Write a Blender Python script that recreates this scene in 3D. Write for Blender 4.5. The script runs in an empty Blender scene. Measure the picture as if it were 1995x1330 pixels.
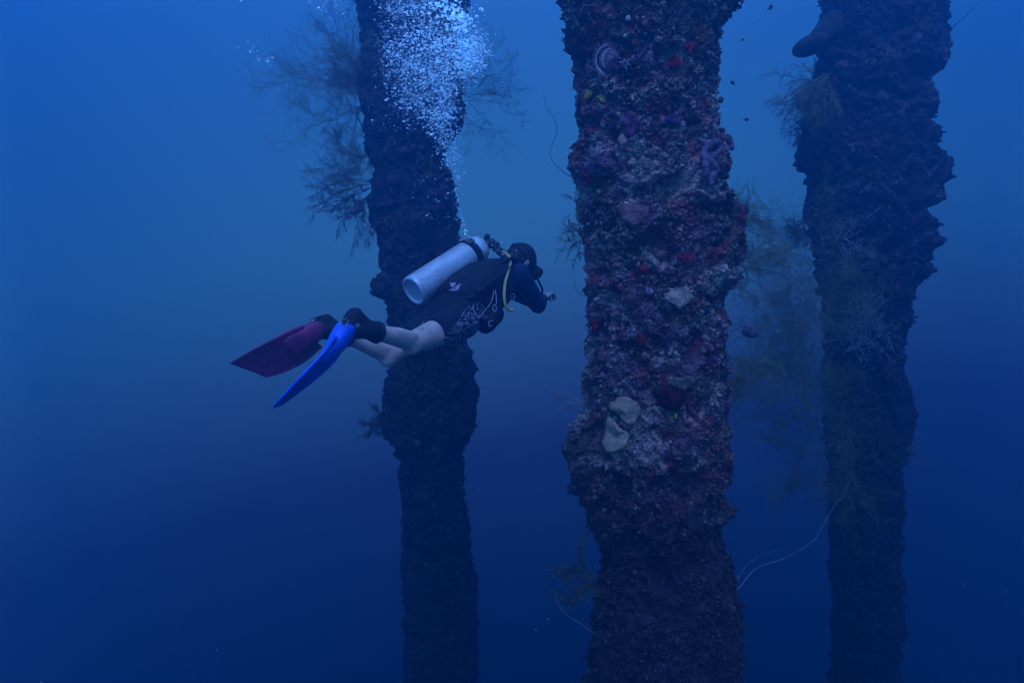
import bpy, bmesh, math, random
import numpy as np
from mathutils import Vector, Matrix
from mathutils.bvhtree import BVHTree
random.seed(7)
rng = np.random.default_rng(7)
S = bpy.context.scene
COL = S.collection

# ------------------------------------------------------------------ camera
PITCH = math.radians(6)
F = 1330.0                     # focal length in photograph pixels (24 mm lens, photograph 1995 px wide)
cam = bpy.data.objects.new('camera', bpy.data.cameras.new('camera'))
COL.objects.link(cam)
cam.data.lens = 24
cam.data.clip_end = 300
cam.data.clip_start = 0.05
cam.rotation_euler = (math.radians(90) - PITCH, 0, 0)
S.camera = cam

# ------------------------------------------------------------------ water light (world) and sun
w = bpy.data.worlds.new('World'); S.world = w; w.use_nodes = True
nt = w.node_tree; bg = nt.nodes['Background']
tc = nt.nodes.new('ShaderNodeTexCoord'); sx = nt.nodes.new('ShaderNodeSeparateXYZ')
nt.links.new(tc.outputs['Generated'], sx.inputs[0])
mr = nt.nodes.new('ShaderNodeMapRange')
mr.inputs['From Min'].default_value = -1; mr.inputs['From Max'].default_value = 1
# below eye level the open water glows more to the left than to the right
low = nt.nodes.new('ShaderNodeMapRange'); low.inputs['From Min'].default_value = .28; low.inputs['From Max'].default_value = -.12
low.inputs['To Min'].default_value = .02; low.inputs['To Max'].default_value = -.18
nt.links.new(sx.outputs['Z'], low.inputs[0])
lean = nt.nodes.new('ShaderNodeMath'); lean.operation = 'MULTIPLY_ADD'
nt.links.new(sx.outputs['X'], lean.inputs[0]); nt.links.new(low.outputs[0], lean.inputs[1]); nt.links.new(sx.outputs['Z'], lean.inputs[2]); nt.links.new(lean.outputs[0], mr.inputs[0])
cr = nt.nodes.new('ShaderNodeValToRGB'); nt.links.new(mr.outputs[0], cr.inputs[0])
nt.links.new(cr.outputs[0], bg.inputs[0])
e = cr.color_ramp.elements
WATER = [(-1, (0, 0, .001)), (-.5, (.002, 0, .01)), (-.25, (.075, .040, .10)), (-.1, (.19, .275, .44)), (.05, (.25, .55, .85)), (.2, (.24, .57, .91)), (.4, (.25, .55, .85)), (1, (.27, .50, .95))]
while len(e) < len(WATER): e.new(.5)
for q, (z, c) in zip(e, WATER): q.position = (z + 1) / 2
for q, (z, c) in zip(e, WATER): q.color = (*c, 1)
bg.inputs[1].default_value = 2.0
sun = bpy.data.lights.new('sun', 'SUN'); sun.energy = 2.9; sun.angle = math.radians(25); sun.color = (.52, .36, 1)
so = bpy.data.objects.new('sun', sun); COL.objects.link(so)
so.rotation_euler = (math.radians(36), math.radians(-4), 0)
S.view_settings.view_transform = 'Standard'; S.view_settings.look = 'None'
S.view_settings.exposure = 1.0; S.view_settings.gamma = 1
S.cycles.use_denoising = True
S.cycles.transparent_max_bounces = 24
S.cycles.volume_bounces = 0
S.cycles.max_bounces = 5
S.cycles.filter_width = 1.3

# ------------------------------------------------------------------ helpers
cp, sp = math.cos(PITCH), math.sin(PITCH)
def C(px, py, d):
    """point seen at photograph pixel (px, py), d metres deep along the view axis"""
    x = (px - 997.5) / F * d; v = -(py - 665) / F * d
    return Vector((x, d * cp + v * sp, -d * sp + v * cp))
def ray(px, py):
    return C(px, py, 1.0).normalized()
def at(px, py, Y):
    r = C(px, py, 1.0); return r * (Y / r.y)

_perm = rng.permutation(256); _perm = np.concatenate([_perm, _perm, _perm])
_g = rng.normal(size=(256, 3)); _g /= np.linalg.norm(_g, axis=1)[:, None]
def noise(p, s=1.0, o=0.0):
    p = p * s + o
    i = np.floor(p).astype(int); f = p - i; i = i & 255
    u = f * f * f * (f * (f * 6 - 15) + 10)
    r = 0
    for dx in (0, 1):
        wx = u[:, 0] if dx else 1 - u[:, 0]
        for dy in (0, 1):
            wy = u[:, 1] if dy else 1 - u[:, 1]
            for dz in (0, 1):
                wz = u[:, 2] if dz else 1 - u[:, 2]
                h = _perm[_perm[_perm[(i[:, 0] + dx) & 255] + ((i[:, 1] + dy) & 255)] + ((i[:, 2] + dz) & 255)]
                g = _g[h]
                r = r + wx * wy * wz * (g[:, 0] * (f[:, 0] - dx) + g[:, 1] * (f[:, 1] - dy) + g[:, 2] * (f[:, 2] - dz))
    return r * 1.7

def mesh_np(name, V, Fc, mats, smooth=True, col=None, mi=None):
    me = bpy.data.meshes.new(name)
    V = np.asarray(V, dtype=np.float32); Fc = np.asarray(Fc, dtype=np.int32)
    k = Fc.shape[1]
    me.vertices.add(len(V)); me.vertices.foreach_set('co', V.ravel())
    me.loops.add(Fc.size); me.loops.foreach_set('vertex_index', Fc.ravel())
    me.polygons.add(len(Fc))
    me.polygons.foreach_set('loop_start', np.arange(0, Fc.size, k, dtype=np.int32))
    me.polygons.foreach_set('loop_total', np.full(len(Fc), k, dtype=np.int32))
    me.polygons.foreach_set('use_smooth', np.full(len(Fc), smooth))
    for m in (mats if isinstance(mats, (list, tuple)) else [mats]): me.materials.append(m)
    if mi is not None: me.polygons.foreach_set('material_index', np.asarray(mi, dtype=np.int32))
    if col is not None:
        a = me.color_attributes.new('tint', 'FLOAT_COLOR', 'POINT')
        c = np.ones((len(V), 4), dtype=np.float32); c[:, :3] = col
        a.data.foreach_set('color', c.ravel())
    me.update(calc_edges=True); me.validate()
    return me
def link(name, me, parent=None):
    o = bpy.data.objects.new(name, me); COL.objects.link(o)
    if parent is not None: o.parent = parent
    return o
def tag(o, label=None, cat=None, group=None, kind=None):
    if label: o['label'] = label
    if cat: o['category'] = cat
    if group: o['group'] = group
    if kind: o['kind'] = kind
    return o
def empty(name, loc=(0, 0, 0)):
    o = bpy.data.objects.new(name, None); COL.objects.link(o); o.empty_display_size = .05
    return o
def from_bm(name, bm, m, parent=None, smooth=True):
    me = bpy.data.meshes.new(name); bm.to_mesh(me); bm.free()
    for p in me.polygons: p.use_smooth = smooth
    for x in (m if isinstance(m, (list, tuple)) else [m]): me.materials.append(x)
    return link(name, me, parent)

class MB:
    """collects shapes for one mesh object"""
    def __init__(s): s.V = []; s.F = []; s.n = 0
    def add(s, V, Fc):
        V = [tuple(v) for v in V]
        s.V += V; s.F += [tuple(i + s.n for i in f) for f in Fc]; s.n += len(V)
    def tube(s, pts, rad, n=8, cap=True):
        pts = [Vector(p) for p in pts]
        if not hasattr(rad, '__len__'): rad = [rad] * len(pts)
        t0 = (pts[1] - pts[0]).normalized()
        u = t0.orthogonal().normalized()
        V = []
        for i, p in enumerate(pts):
            t = (pts[min(i + 1, len(pts) - 1)] - pts[max(i - 1, 0)]).normalized()
            u = (u - t * u.dot(t)).normalized(); v = t.cross(u)
            for k in range(n):
                a = 2 * math.pi * k / n
                V.append(p + (u * math.cos(a) + v * math.sin(a)) * rad[i])
        Fc = []
        for i in range(len(pts) - 1):
            for k in range(n):
                Fc.append((i * n + k, i * n + (k + 1) % n, (i + 1) * n + (k + 1) % n, (i + 1) * n + k))
        if cap:
            Fc.append(tuple(range(n))[::-1]); Fc.append(tuple((len(pts) - 1) * n + k for k in range(n)))
        s.add(V, Fc)
    def ell(s, c, ax, nu=16, nv=10):
        """ellipsoid with centre c and three axis vectors"""
        c = Vector(c); A, B, D = [Vector(x) for x in ax]
        V = [c + D]; Fc = []
        for j in range(1, nv):
            t = math.pi * j / nv
            for i in range(nu):
                a = 2 * math.pi * i / nu
                V.append(c + A * (math.sin(t) * math.cos(a)) + B * (math.sin(t) * math.sin(a)) + D * math.cos(t))
        V.append(c - D); L = len(V) - 1
        for i in range(nu):
            Fc.append((0, 1 + i, 1 + (i + 1) % nu)); b = 1 + (nv - 2) * nu
            Fc.append((L, b + (i + 1) % nu, b + i))
        for j in range(nv - 2):
            for i in range(nu):
                Fc.append((1 + j * nu + i, 1 + (j + 1) * nu + i, 1 + (j + 1) * nu + (i + 1) % nu, 1 + j * nu + (i + 1) % nu))
        s.add(V, Fc)
    def ball(s, c, r, nu=16, nv=10): s.ell(c, ((r, 0, 0), (0, r, 0), (0, 0, r)), nu, nv)
    def cap(s, p, q, r0, r1, n=16):
        """tapered limb with rounded ends"""
        p = Vector(p); q = Vector(q); t = (q - p).normalized()
        pts = []; rad = []
        for a in (1.35, 1.05, .7, .35): pts.append(p - t * r0 * math.sin(a)); rad.append(r0 * math.cos(a))
        for k in range(5): f = k / 4; pts.append(p.lerp(q, f)); rad.append(r0 + (r1 - r0) * f)
        for a in (.35, .7, 1.05, 1.35): pts.append(q + t * r1 * math.sin(a)); rad.append(r1 * math.cos(a))
        s.tube(pts, rad, n)
    def loft(s, rings, n=24, e=2.0):
        """rings: (centre, vecA, vecB); superellipse cross-sections"""
        V = []; Fc = []
        for c, A, B in rings:
            for k in range(n):
                a = 2 * math.pi * k / n; ca, sa = math.cos(a), math.sin(a)
                V.append(Vector(c) + Vector(A) * math.copysign(abs(ca) ** (2 / e), ca) + Vector(B) * math.copysign(abs(sa) ** (2 / e), sa))
        m = len(rings)
        for i in range(m - 1):
            for k in range(n):
                Fc.append((i * n + k, i * n + (k + 1) % n, (i + 1) * n + (k + 1) % n, (i + 1) * n + k))
        Fc.append(tuple(range(n))[::-1]); Fc.append(tuple((m - 1) * n + k for k in range(n)))
        s.add(V, Fc)
    def box(s, c, A, B, D):
        c = Vector(c); A = Vector(A); B = Vector(B); D = Vector(D)
        V = [c + A * i + B * j + D * k for i in (-1, 1) for j in (-1, 1) for k in (-1, 1)]
        s.add(V, [(0, 1, 3, 2), (4, 6, 7, 5), (0, 4, 5, 1), (2, 3, 7, 6), (0, 2, 6, 4), (1, 5, 7, 3)])
    def build(s, name, m, parent=None, remesh=None, smooth_it=6, bevel=None, shade=True):
        me = bpy.data.meshes.new(name); me.from_pydata(s.V, [], s.F); me.update()
        bm = bmesh.new(); bm.from_mesh(me); bmesh.ops.recalc_face_normals(bm, faces=bm.faces); bm.to_mesh(me); bm.free()
        o = link(name, me, parent)
        if remesh or bevel:
            if remesh:
                r = o.modifiers.new('r', 'REMESH'); r.mode = 'VOXEL'; r.voxel_size = remesh
                q = o.modifiers.new('s', 'SMOOTH'); q.factor = .5; q.iterations = smooth_it
            if bevel:
                b = o.modifiers.new('b', 'BEVEL'); b.width = bevel; b.segments = 2; b.limit_method = 'ANGLE'
            dg = bpy.context.evaluated_depsgraph_get(); ev = o.evaluated_get(dg)
            nm = bpy.data.meshes.new_from_object(ev); o.modifiers.clear(); o.data = nm; bpy.data.meshes.remove(me); nm.name = name; me = nm
        me.materials.clear()
        me.materials.append(m)
        for p in me.polygons: p.use_smooth = shade
        return o
def spline(pts, n=8):
    pts = [Vector(p) for p in pts]; out = []
    for i in range(len(pts) - 1):
        a, b, c, d = pts[max(i - 1, 0)], pts[i], pts[i + 1], pts[min(i + 2, len(pts) - 1)]
        for k in range(n):
            t = k / n
            out.append(.5 * ((2 * b) + (c - a) * t + (2 * a - 5 * b + 4 * c - d) * t * t + (3 * b - a - 3 * c + d) * t ** 3))
    out.append(pts[-1]); return out

# ------------------------------------------------------------------ materials
def mat(name, c, rough=.8, metal=0.0, var=0.0, scale=8, bump=0.0, bscale=60, alpha=1.0, spec=.3, c2=None, thresh=None, sss=0):
    m = bpy.data.materials.new(name); m.use_nodes = True; t = m.node_tree; b = t.nodes['Principled BSDF']
    b.inputs['Base Color'].default_value = (*c, 1); b.inputs['Roughness'].default_value = rough
    b.inputs['Metallic'].default_value = metal; b.inputs['Alpha'].default_value = alpha
    b.inputs['Specular IOR Level'].default_value = spec
    if sss: b.inputs['Subsurface Weight'].default_value = sss
    co = t.nodes.new('ShaderNodeTexCoord')
    if var or c2:
        n = t.nodes.new('ShaderNodeTexNoise'); n.inputs['Scale'].default_value = scale; n.inputs['Detail'].default_value = 5
        t.links.new(co.outputs['Object'], n.inputs['Vector'])
        r = t.nodes.new('ShaderNodeValToRGB'); t.links.new(n.outputs['Fac'], r.inputs[0])
        a = c2 if c2 else tuple(x * (1 - var) for x in c); d = c if c2 else tuple(min(1, x * (1 + var)) for x in c)
        lo, hi = thresh if thresh else (.35, .65)
        r.color_ramp.elements[0].position = lo; r.color_ramp.elements[1].position = hi
        r.color_ramp.elements[0].color = (*a, 1); r.color_ramp.elements[1].color = (*d, 1)
        t.links.new(r.outputs[0], b.inputs['Base Color'])
    if bump:
        n2 = t.nodes.new('ShaderNodeTexNoise'); n2.inputs['Scale'].default_value = bscale; n2.inputs['Detail'].default_value = 4
        t.links.new(co.outputs['Object'], n2.inputs['Vector'])
        bu = t.nodes.new('ShaderNodeBump'); bu.inputs['Strength'].default_value = bump; bu.inputs['Distance'].default_value = .01
        t.links.new(n2.outputs['Fac'], bu.inputs['Height']); t.links.new(bu.outputs[0], b.inputs['Normal'])
    return m
def tint_mat(name, rough=.9, bump=.6, bscale=120, speck=True):
    """encrusted growth: colour from the mesh's own 'tint' attribute broken up by procedural grain"""
    m = bpy.data.materials.new(name); m.use_nodes = True; t = m.node_tree; b = t.nodes['Principled BSDF']
    b.inputs['Roughness'].default_value = rough; b.inputs['Specular IOR Level'].default_value = .15
    at_ = t.nodes.new('ShaderNodeAttribute'); at_.attribute_name = 'tint'
    co = t.nodes.new('ShaderNodeTexCoord')
    n = t.nodes.new('ShaderNodeTexNoise'); n.inputs['Scale'].default_value = 90; n.inputs['Detail'].default_value = 6
    t.links.new(co.outputs['Object'], n.inputs['Vector'])
    r = t.nodes.new('ShaderNodeMapRange'); r.inputs['From Min'].default_value = .3; r.inputs['From Max'].default_value = .72
    r.inputs['To Min'].default_value = .35; r.inputs['To Max'].default_value = 1.75
    t.links.new(n.outputs['Fac'], r.inputs[0])
    mx = t.nodes.new('ShaderNodeMix'); mx.data_type = 'RGBA'; mx.blend_type = 'MULTIPLY'; mx.inputs[0].default_value = 1
    t.links.new(at_.outputs['Color'], mx.inputs[6]); t.links.new(r.outputs[0], mx.inputs[7])
    t.links.new(mx.outputs[2], b.inputs['Base Color'])
    n2 = t.nodes.new('ShaderNodeTexNoise'); n2.inputs['Scale'].default_value = bscale; n2.inputs['Detail'].default_value = 5
    t.links.new(co.outputs['Object'], n2.inputs['Vector'])
    bu = t.nodes.new('ShaderNodeBump'); bu.inputs['Strength'].default_value = bump; bu.inputs['Distance'].default_value = .012
    t.links.new(n2.outputs['Fac'], bu.inputs['Height']); t.links.new(bu.outputs[0], b.inputs['Normal'])
    return m
M = dict(
    crust=tint_mat('encrusted_surface'), growth=tint_mat('encrusting_growth', bump=.3),
    silt=mat('dark_silt', (.03, .028, .025), .95, var=.4, scale=1.5, bump=.4, bscale=6),
    skin=mat('skin', (.78, .60, .46), .55, var=.14, scale=14, bump=.05, bscale=120, spec=.35),
    shirt=mat('black_lycra', (.012, .014, .025), .75, var=.4, scale=20, bump=.15, bscale=60),
    sleeve=mat('blue_lycra', (.008, .025, .08), .65, var=.3, scale=12, bump=.15, bscale=50),
    bcd=mat('black_nylon', (.012, .012, .02), .7, var=.5, scale=25, bump=.3, bscale=90),
    shorts=mat('patterned_cloth', (.30, .32, .38), .85, scale=62, c2=(.012, .014, .035), thresh=(.50, .57), bump=.15, bscale=60),
    neo=mat('black_neoprene', (.014, .013, .02), .7, var=.4, scale=20, bump=.2, bscale=80),
    hood=mat('black_hood', (.012, .014, .028), .55, var=.4, scale=18, bump=.15, bscale=60),
    rubber=mat('black_rubber', (.01, .01, .014), .45, spec=.5),
    hose=mat('pale_yellow_hose', (.78, .66, .22), .55, var=.12, scale=30),
    ringd=mat('dark_grey_piping', (.05, .055, .07), .6), strap=mat('charcoal_webbing', (.03, .032, .045), .75, var=.4, scale=40),
    cord=mat('pale_cord', (.55, .55, .6), .7),
    steel=mat('steel', (.55, .58, .62), .28, 1.0),
    logo=mat('white_print', (.42, .38, .44), .7),
    tank=None, ring=mat('grey_plastic', (.45, .47, .5), .6),
    blue=mat('blue_fin_rubber', (.01, .14, .90), .42, var=.3, scale=10, spec=.5),
    red=mat('dark_red_fin_rubber', (.28, .018, .11), .45, var=.35, scale=9, spec=.4, bump=.1, bscale=20),
    redpocket=mat('red_black_pocket', (.06, .008, .02), .5, var=.3, scale=9),
    glass=mat('dark_glass', (.02, .03, .05), .1, spec=.6),
    fish=mat('dark_fish_scales', (.02, .02, .03), .6, var=.4, scale=60),
    bush=mat('black_coral_brown', (.20, .22, .08), .9, var=.3, scale=6),
    bush2=mat('black_coral_dark', (.09, .10, .06), .9, var=.3, scale=6),
    bushp=mat('pale_twigs', (.26, .27, .24), .9, var=.3, scale=6),
    whipd=mat('dark_whip', (.035, .035, .04), .8), whipp=mat('pale_whip', (.22, .23, .24), .8, var=.3, scale=12),
)
def coral_mat(name, c, var=.3, scale=25, bump=.5, bscale=140, c2=None):
    bump = min(1, bump * 1.8)
    return mat(name, c, .9, var=min(.75, var * 1.5), scale=scale, bump=bump, bscale=bscale, c2=c2, spec=.15)
# aluminium tank: worn satin metal with scuffs
m = mat('worn_aluminium', (.80, .90, .88), .32, .55, var=.16, scale=9, bump=.05, bscale=40, spec=.5); M['tank'] = m
m.node_tree.nodes['Principled BSDF'].inputs['Metallic'].default_value = .5
t = m.node_tree; b = t.nodes['Principled BSDF']
wv = t.nodes.new('ShaderNodeTexNoise'); wv.inputs['Scale'].default_value = 30; wv.inputs['Detail'].default_value = 6
mp = t.nodes.new('ShaderNodeMapRange'); mp.inputs['From Min'].default_value = .35; mp.inputs['From Max'].default_value = .7
mp.inputs['To Min'].default_value = .25; mp.inputs['To Max'].default_value = .55
t.links.new(wv.outputs['Fac'], mp.inputs[0]); t.links.new(mp.outputs[0], b.inputs['Roughness'])
# air in water: bright mirror-like skin, partly see-through
m = bpy.data.materials.new('air_bubble_skin'); m.use_nodes = True; t = m.node_tree
t.nodes.remove(t.nodes['Principled BSDF'])
gl = t.nodes.new('ShaderNodeBsdfGlossy'); gl.inputs['Color'].default_value = (.9, 1, .95, 1); gl.inputs['Roughness'].default_value = .12
tr = t.nodes.new('ShaderNodeBsdfTransparent')
lw = t.nodes.new('ShaderNodeLayerWeight'); lw.inputs['Blend'].default_value = .6
mp = t.nodes.new('ShaderNodeMapRange'); mp.inputs['To Min'].default_value = .34; mp.inputs['To Max'].default_value = .85
t.links.new(lw.outputs['Facing'], mp.inputs[0])
mx = t.nodes.new('ShaderNodeMixShader'); t.links.new(mp.outputs[0], mx.inputs[0]); t.links.new(tr.outputs[0], mx.inputs[1])
df = t.nodes.new('ShaderNodeBsdfDiffuse'); df.inputs['Color'].default_value = (.8, .97, .92, 1)
tl = t.nodes.new('ShaderNodeBsdfTranslucent'); tl.inputs['Color'].default_value = (.9, .97, 1, 1)
m1 = t.nodes.new('ShaderNodeMixShader'); m1.inputs[0].default_value = .4; t.links.new(df.outputs[0], m1.inputs[1]); t.links.new(tl.outputs[0], m1.inputs[2])
m2 = t.nodes.new('ShaderNodeAddShader'); t.links.new(m1.outputs[0], m2.inputs[0]); t.links.new(gl.outputs[0], m2.inputs[1])
t.links.new(m2.outputs[0], mx.inputs[2])
t.links.new(mx.outputs[0], t.nodes['Material Output'].inputs['Surface']); M['bubble'] = m

# ------------------------------------------------------------------ setting: silty bottom far below, water body
ZB = -13.0
n = 60; gx, gy = np.meshgrid(np.linspace(-13.6, 13.6, n), np.linspace(-7.6, 19.6, n))
P_ = np.stack([gx.ravel(), gy.ravel(), np.zeros(n * n)], 1); P_[:, 2] = ZB + .25 * noise(P_, .35) + .06 * noise(P_, 1.7)
idx = np.arange(n * n).reshape(n, n)
Fq = np.stack([idx[:-1, :-1], idx[:-1, 1:], idx[1:, 1:], idx[1:, :-1]], -1).reshape(-1, 4)
tag(link('seabed', mesh_np('seabed', P_, Fq, M['silt'])), kind='structure')

# ------------------------------------------------------------------ pilings
PAL = {
    'dark': (.040, .033, .040), 'purple': (.165, .092, .115), 'maroon': (.19, .035, .042), 'tan': (.40, .36, .28),
    'olive': (.085, .080, .050), 'rust': (.24, .075, .045), 'mauve': (.31, .23, .22), 'white': (.48, .46, .42), 'red': (.45, .02, .03),
}
PAL = {k: np.array(v) for k, v in PAL.items()}
def sstep(x, a, b):
    t = np.clip((x - a) / (b - a), 0, 1); return t * t * (3 - 2 * t)
def colour_field(P, seed, style):
    """colour of the growth at every point: patches of crusts, with dimming painted in low down"""
    k = len(P); c = np.tile(PAL['dark'], (k, 1))
    o = seed * 13.7
    def mixin(name, a):
        nonlocal c
        c = c * (1 - a[:, None]) + PAL[name] * a[:, None]
    z = P[:, 2]
    if style == 'near':
        pur = sstep(noise(P, 5, o) + .35 * noise(P, 17, o + 1) + .18 * sstep(-np.abs(z + .1), -.9, 0) , -.1, .22)
        mixin('purple', pur * .9)
        mixin('olive', sstep(noise(P, 6, o + 3) + .3 * sstep(z, .6, 1.3), .05, .3) * .8)
        mixin('maroon', sstep(noise(P, 7, o + 5) + .3 * noise(P, 22, o + 6), .28, .42) * .8)
        mixin('mauve', sstep(noise(P, 9, o + 7), .2, .45) * .6 * sstep(z, -1.2, -.3))
        mixin('rust', sstep(noise(P, 8, o + 9), .35, .5) * .6)
        tz = .10 * sstep(-np.abs(z + .45), -.8, 0)
        deep = sstep(z, -1.35, -.55)          # pale crusts thinned and darkened low down: fading light painted into the colour
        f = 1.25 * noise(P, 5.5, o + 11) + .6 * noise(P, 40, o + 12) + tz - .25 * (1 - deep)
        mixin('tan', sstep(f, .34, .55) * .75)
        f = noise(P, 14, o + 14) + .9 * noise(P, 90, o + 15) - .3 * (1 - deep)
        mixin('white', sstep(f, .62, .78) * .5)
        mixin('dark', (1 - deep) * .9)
    else:
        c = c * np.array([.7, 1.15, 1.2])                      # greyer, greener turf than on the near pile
        mixin('purple', sstep(noise(P, 3.5, o) + .25 * sstep(-np.abs(z - .5), -1.3, 0), .0, .3) * (.22 if style == 'left' else .10))
        mixin('olive', sstep(noise(P, 5, o + 3), .05, .35) * .6)
        mixin('maroon', sstep(noise(P, 6, o + 5), .3, .45) * .18)
        f = noise(P, 10, o + 11) + .8 * noise(P, 40, o + 12)
        mixin('tan', sstep(f, .40, .6) * .25)
        mixin('dark', .65 * (1 - sstep(z, -1.6, -.3)))  # lower shafts darkened in colour so they sink into the dim water
    return c
def piling(Y, prof, nth, nz, seed, style, label, amp, nlump, lump_r):
    root = tag(empty('piling'), label, 'piling', 'coral-covered pier pilings')
    py = np.array([p[0] for p in prof], float)
    zz = np.array([at(1000, p[0], Y).z for p in prof]); xl = np.array([at(p[1], p[0], Y).x for p in prof]); xr = np.array([at(p[2], p[0], Y).x for p in prof])
    o = np.argsort(zz); zz, xl, xr = zz[o], xl[o] + amp * .2, xr[o] - amp * .2
    zlo, zhi = zz[0] - .05, zz[-1] + .05
    zs = np.concatenate([np.linspace(ZB - .1, zlo, 180, endpoint=False), np.linspace(zlo, zhi, nz), np.linspace(zhi, 6.6, 150)[1:]])
    XL = np.interp(zs, zz, xl); XR = np.interp(zs, zz, xr)
    th = np.linspace(0, 2 * math.pi, nth, endpoint=False)
    T, Zg = np.meshgrid(th, zs)
    cx = ((XL + XR) / 2)[:, None]; r = ((XR - XL) / 2)[:, None]
    # smooth radius used away from the left and right flanks, so traced lumps stay lumps
    rs = np.convolve(np.pad(r[:, 0], 40, mode='edge'), np.ones(81) / 81, 'valid')[:, None]
    flank = np.abs(np.cos(T)) ** 1.5
    dirx, diry = np.cos(T), np.sin(T)
    def pos(R): return np.stack([(cx + R * dirx).ravel(), (Y + (R * .97) * diry).ravel(), Zg.ravel()], 1)
    R0 = rs + (r - rs) * flank
    cxs = np.convolve(np.pad(cx[:, 0], 40, mode='edge'), np.ones(81) / 81, 'valid')[:, None]
    cx = cxs + (cx - cxs) * flank
    B = pos(R0); q = B.copy(); o = seed * 7.3
    fk = flank.ravel()
    d = amp * (1.15 * (1 - .75 * fk) * noise(q, 3.2, o) + .55 * (np.abs(noise(q, 8, o + 1)) * 2 - .5) + .45 * (np.abs(noise(q, 17, o + 2)) * 2 - .5)
               + .26 * noise(q, 38, o + 3) + .17 * (np.abs(noise(q, 75, o + 4)) * 2 - .4))
    cav = sstep(noise(q, 6, o + 8), .22, .48) * amp * 1.5 * (1 - .6 * fk)          # holes and ledges
    d = d - cav + .10 * amp * rng.normal(size=len(q))
    Pn = pos(R0 + d.reshape(R0.shape))
    jit = amp * .35
    Pn[:, 2] += jit * noise(q, 22, o + 20); Pn[:, 0] += jit * .6 * noise(q, 24, o + 21)
    Pn0 = Pn.copy()
    if style != 'near':                                        # raked piles: the far two lean away and outwards as they go down
        dy = .20 * np.clip(-Pn[:, 2] - .4, 0, 6); Pn[:, 1] += dy; Pn[:, 0] += dy * (.52 if style == 'right' else -.13)
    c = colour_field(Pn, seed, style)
    m = len(zs); idx = np.arange(m * nth).reshape(m, nth); nx = np.roll(idx, -1, 1)
    Fq = np.stack([idx[:-1], nx[:-1], nx[1:], idx[1:]], -1).reshape(-1, 4)
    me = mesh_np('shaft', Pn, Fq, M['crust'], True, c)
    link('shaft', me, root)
    # loose growth: oysters, knobs, tufts and flakes standing off the surface
    zmask = (Pn[:, 2] > zlo - .6) & (Pn[:, 2] < zhi + .5)
    w_ = zmask * np.clip(.25 + noise(Pn, 6, o + 30) * 1.6, 0.03, 1)
    pick = rng.choice(len(Pn), nlump, p=w_ / w_.sum())
    P0 = Pn[pick]; nrm = np.stack([dirx.ravel()[pick], diry.ravel()[pick], np.zeros(nlump)], 1)
    bm = bmesh.new(); bmesh.ops.create_icosphere(bm, subdivisions=1, radius=1)
    bv = np.array([v.co[:] for v in bm.verts]); bf = np.array([[v.index for v in f.verts] for f in bm.faces]); bm.free()
    kb = len(bv)
    size = lump_r * np.clip(np.exp(rng.normal(size=nlump) * .5), .35, 2.1)
    typ = rng.random(nlump)
    sc = np.ones((nlump, 3)); fl = typ < .33                   # flakes (flat shells) against knobs
    sc[fl] = np.stack([np.full(fl.sum(), .16), 1 + .3 * rng.random(fl.sum()), 1 + .5 * rng.random(fl.sum())], 1)
    sc[~fl] *= .55 + .6 * rng.random((int((~fl).sum()), 3))
    long = typ > .9; sc[long] = np.array([1.9, .3, .3])
    # random orientation frames leaning outwards
    a = nrm + rng.normal(size=(nlump, 3)) * .75; a /= np.linalg.norm(a, axis=1)[:, None]
    b_ = np.cross(a, rng.normal(size=(nlump, 3))); b_ /= np.linalg.norm(b_, axis=1)[:, None]; c_ = np.cross(a, b_)
    V = bv[None] * (1 + .24 * rng.normal(size=(nlump, kb, 1)))
    V = V * sc[:, None, :] * size[:, None, None]
    V = V[..., 0:1] * a[:, None] + V[..., 1:2] * b_[:, None] + V[..., 2:3] * c_[:, None] + (P0 + nrm * size[:, None] * .25)[:, None]
    names = ['purple', 'tan', 'olive', 'mauve', 'dark', 'white', 'maroon', 'rust']
    pr = np.array([.22, .19, .20, .15, .20, .015, .03, .05]) if style == 'near' else np.array([.16, .03, .27, .05, .48, .0, .005, .005])
    pc = np.stack([PAL[x] for x in names])[rng.choice(8, nlump, p=pr / pr.sum())]
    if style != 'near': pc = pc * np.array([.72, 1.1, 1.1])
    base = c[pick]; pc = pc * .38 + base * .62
    if style == 'near': pc = pc * (.45 + .55 * sstep(P0[:, 2], -1.35, -.55))[:, None] + PAL['olive'] * (.12 * (1 - sstep(P0[:, 2], -1.35, -.55)))[:, None]  # lumps near the foot get the same painted loss of light
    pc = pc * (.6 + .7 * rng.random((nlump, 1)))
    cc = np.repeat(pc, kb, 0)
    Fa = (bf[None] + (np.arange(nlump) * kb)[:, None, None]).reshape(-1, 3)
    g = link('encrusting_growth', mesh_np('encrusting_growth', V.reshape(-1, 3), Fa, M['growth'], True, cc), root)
    g['kind'] = 'stuff'
    bvh = BVHTree.FromPolygons(Pn.tolist(), Fq.tolist())
    return root, bvh, Pn

near_prof = [(-60, 1080, 1445), (0, 1092, 1434), (22, 1098, 1430), (38, 1114, 1404), (70, 1106, 1402), (110, 1114, 1402), (150, 1124, 1396),
    (200, 1128, 1392), (250, 1132, 1398), (290, 1118, 1408), (330, 1114, 1412), (352, 1128, 1404), (370, 1138, 1402), (395, 1136, 1428),
    (450, 1136, 1442), (500, 1142, 1444), (540, 1142, 1438), (572, 1146, 1404), (640, 1146, 1410), (700, 1150, 1410), (740, 1134, 1410),
    (790, 1148, 1410), (828, 1126, 1412), (850, 1102, 1412), (880, 1102, 1412), (905, 1112, 1410), (930, 1120, 1408), (945, 1118, 1398), (970, 1136, 1402),
    (985, 1142, 1428), (1000, 1150, 1400), (1050, 1166, 1400), (1100, 1172, 1420), (1150, 1166, 1430), (1200, 1160, 1436), (1330, 1156, 1436), (1400, 1154, 1432)]
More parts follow.
